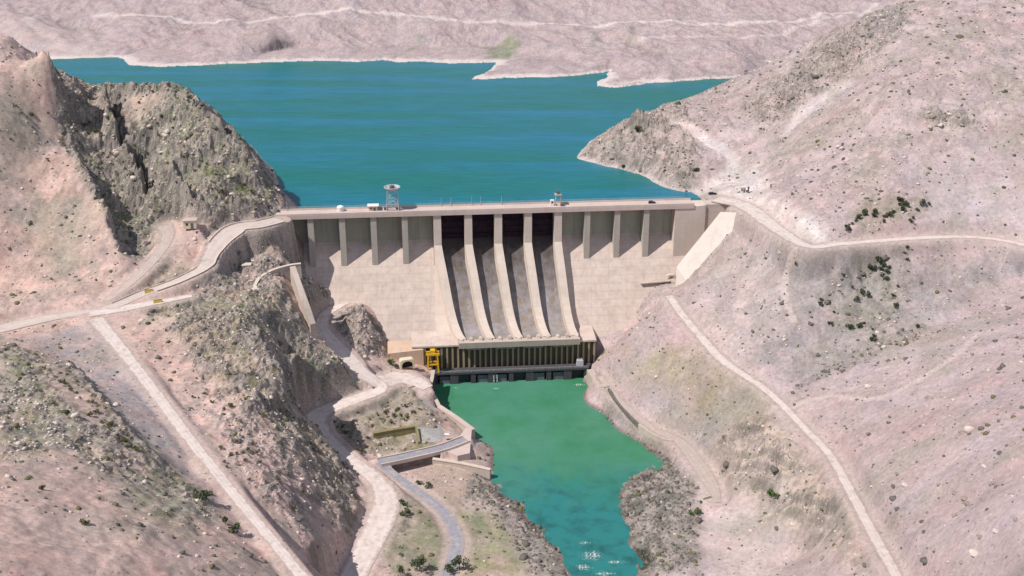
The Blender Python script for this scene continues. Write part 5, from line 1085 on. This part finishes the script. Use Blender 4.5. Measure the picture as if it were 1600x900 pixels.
# ------------------------------------------------------------------ boulders and loose stone
M_ROCK = [noise_mat('pale_rock', (.66,.57,.52), (.52,.44,.40), .8, .95, .5), noise_mat('brown_rock', (.27,.22,.19), (.36,.30,.27), .8, .95, .5)]
def rock_mesh(seed):
    bm = bmesh.new(); bmesh.ops.create_icosphere(bm, subdivisions=2, radius=1); g = np.random.default_rng(seed); ax = g.normal(size=(7, 3)); ax /= np.linalg.norm(ax, axis=1)[:,None]; of = g.uniform(.55, .95, 7)
    for v in bm.verts:
        p = np.array(v.co)
        for a, o_ in zip(ax, of):
            d = p@a
            if d > o_: p = p-a*(d-o_)
        v.co = p*np.array([1.2, .9, .8])
    me_ = bpy.data.meshes.new('boulder'); bm.to_mesh(me_); bm.free(); return me_
RK = [[rock_mesh(i) for i in range(4)] for _ in M_ROCK]
for q, ms in enumerate(RK):
    for x in ms: x.materials.append(M_ROCK[q])
def boulder(px, py, size, k, label, group=None):
    p = hit(px, py); o = bpy.data.objects.new('boulder', random.choice(RK[k])); COL.objects.link(o); o.location = p+ZA*size*.25; o.scale = (size, size, size*.85); o.rotation_euler = (random.uniform(-.3, .3), random.uniform(-.3, .3), random.uniform(0, 6.28))
    return tag(o, label, 'boulder', group)
for x, y, s_, lab in [(350,237,1.9,'pale boulder alone at the upper end of the smooth right slope, below the scree'),(705,388,2.2,'largest pale boulder on the smooth pink right slope'),(725,824,1.9,'pale boulder near the bottom right corner of the slope'),(480,582,1.4,'small pale boulder on the right slope right of the grey road'),(760,518,1.1,'small pale boulder below the largest one on the right slope'),(800,745,1.2,'small pale boulder above the one near the bottom right corner')]:
    boulder(1200+x/2.25, 500+y/2.25, s_, 0, lab)
for x, y in [(675,393),(590,122),(755,70),(730,485),(795,575),(785,578),(655,610),(690,632),(700,650),(665,685),(655,690),(435,500),(820,232),(325,440),(320,425),(405,665),(415,705),(190,840),(745,765),(680,855),(885,830),(870,705),(560,272),(890,65),(240,170),(600,580),(730,715),(520,440),(860,440)]:
    boulder(1200+x/2.25, 500+y/2.25, jit(1.1), 1, 'small brown boulder scattered over the smooth pink right slope', 'brown boulders on the right slope')
for x, y in [(640,630),(650,640),(910,540),(930,520),(920,545),(1050,570),(830,490),(740,780),(1220,690),(1270,770),(630,540),(590,430)]:
    boulder(x/3.556, 60+y/3.556, jit(1.5), 0, 'pale rock lying on the rocky hill beside the reservoir', 'pale rocks on the rocky left hill')
for x, y in [(540,100),(490,95),(560,310),(540,330),(770,550),(790,590),(810,590),(760,600),(850,540),(890,550),(910,590),(750,530),(330,690),(345,700)]:
    boulder(1200+x/3, y/3, jit(1.6), 1 if (x*y) % 3 else 0, 'rock of the outcrops high on the right hillside', 'outcrop rocks on the right hillside')

def scatter(name, material, P_, size, flat, seed):           # many small solids as one mesh of loose ground cover
    g = np.random.default_rng(seed); ph_ = (1+5**.5)/2
    V0 = np.array([(-1,ph_,0),(1,ph_,0),(-1,-ph_,0),(1,-ph_,0),(0,-1,ph_),(0,1,ph_),(0,-1,-ph_),(0,1,-ph_),(ph_,0,-1),(ph_,0,1),(-ph_,0,-1),(-ph_,0,1)])/1.9
    F0 = np.array([(0,11,5),(0,5,1),(0,1,7),(0,7,10),(0,10,11),(1,5,9),(5,11,4),(11,10,2),(10,7,6),(7,1,8),(3,9,4),(3,4,2),(3,2,6),(3,6,8),(3,8,9),(4,9,5),(2,4,11),(6,2,10),(8,6,7),(9,8,1)])
    k = len(P_); v = V0[None]*(1+g.uniform(-.38, .38, (k, 12, 1)))*size[:,None,None]*np.stack([g.uniform(.7, 1.3, k), g.uniform(.7, 1.3, k), flat*g.uniform(.7, 1.2, k)], 1)[:,None]
    a = g.uniform(0, 6.28, k); ca_, sa_ = np.cos(a)[:,None], np.sin(a)[:,None]
    v = np.stack([v[...,0]*ca_-v[...,1]*sa_, v[...,0]*sa_+v[...,1]*ca_, v[...,2]], -1)+P_[:,None]
    f = (F0[None]+(np.arange(k)*12)[:,None,None]).reshape(-1, 3).astype(np.int32)
    me_ = bpy.data.meshes.new(name); me_.vertices.add(k*12); me_.vertices.foreach_set('co', v.astype(np.float32).ravel()); me_.loops.add(len(f)*3); me_.loops.foreach_set('vertex_index', f.ravel())
    me_.polygons.add(len(f)); me_.polygons.foreach_set('loop_start', np.arange(len(f), dtype=np.int32)*3); me_.update(calc_edges=True); me_.materials.append(material)
    o = bpy.data.objects.new(name, me_); COL.objects.link(o); o['kind'] = 'stuff'; return o
def samp(field, x, y):
    i = np.clip(np.searchsorted(GX, x), 0, NX-1); j = np.clip(np.searchsorted(GY, y), 0, NY-1); return field[j, i]
def pick(k, dens, seed, x0=-330, x1=380, y0=330, y1=950):
    g = np.random.default_rng(seed); x = g.uniform(x0, x1, k); y = g.uniform(y0, y1, k); z = zs(x, y)
    U_ = (x-DL[0])*UA[0]+(y-DL[1])*UA[1]; V_ = (x-DL[0])*VA[0]+(y-DL[1])*VA[1]
    ok = (g.uniform(size=k) < samp(dens, x, y)) & (samp(road_w, x, y) < .45) & (z > ZT+.1) & ~((np.abs(z-ZR) < 60) & (z < ZR+.3) & (V_ < -12)) & ~((U_ > 0) & (U_ < LEN) & (V_ > -15) & (V_ < 3))
    return np.stack([x, y, z], 1)[ok]
cl = np.clip(.5+1.5*fbm(XX, YY, 26, 4, .6, 101), 0, 1)
d1 = np.clip((ROUGH-.3)/2.2, 0, 1)*.6*cl+.05
for px_ in ([(10,610),(60,600),(110,640),(100,700),(20,720),(0,680)],): d1 = np.maximum(d1, poly_mask(px_, 6)*.95)
for px_ in ([(975,745),(1045,712),(1085,760),(1095,900),(1000,900),(970,800)], [(735,735),(775,740),(860,830),(890,900),(830,900),(770,800),(725,790)]): d1 = d1*(1-.75*poly_mask(px_, 4))
q = pick(90000, d1, 5); scatter('pale_rubble', M_ROCK[0], q, rng.gamma(1.5, .19, len(q))+.16, .7, 6)
d2 = np.clip((ROUGH-.3)/2.5, 0, 1)*.5*np.clip(.4+1.6*fbm(XX, YY, 30, 4, .6, 111), 0, 1)+.06
for px_ in ([(735,735),(775,740),(860,830),(890,900),(830,900),(770,800),(725,790)], [(975,745),(1045,712),(1085,760),(1095,900),(1000,900),(970,800)], [(925,580),(955,610),(1000,668),(1045,705),(1038,718),(990,690),(945,648)], [(1440,505),(1260,592),(1240,610),(1330,575),(1460,520)]): d2 = np.maximum(d2, poly_mask(px_, 4)*.9)
q = pick(80000, d2, 8); scatter('dark_rubble', noise_mat('dark_rock', (.10,.095,.085), (.18,.165,.145), .8, .95, .4), q, rng.gamma(1.6, .24, len(q))+.2, .7, 9)
d3 = np.clip(.32-colr[...,0], 0, .2)*3.0*np.clip(.35+1.8*fbm(XX, YY, 22, 4, .6, 121), 0, 1)+.03+.28*GK*np.clip(.4+1.8*fbm(XX, YY, 14, 4, .6, 123), 0, 1)
q = pick(70000, d3, 12); scatter('scrub', M_LEAF[2], q, rng.gamma(1.8, .22, len(q))+.2, .8, 13)
q = pick(14000, d3, 14); scatter('scrub', M_LEAF[0], q, rng.gamma(1.8, .24, len(q))+.2, .8, 15)
# white water in the rapids
for x, y, rx, ry in ((925,868,6.5,4.5),(912,886,5,3),(962,878,5,1.6),(912,848,4,1.6),(945,896,6,2)): foam('foam', x, y, rx, ry, '')
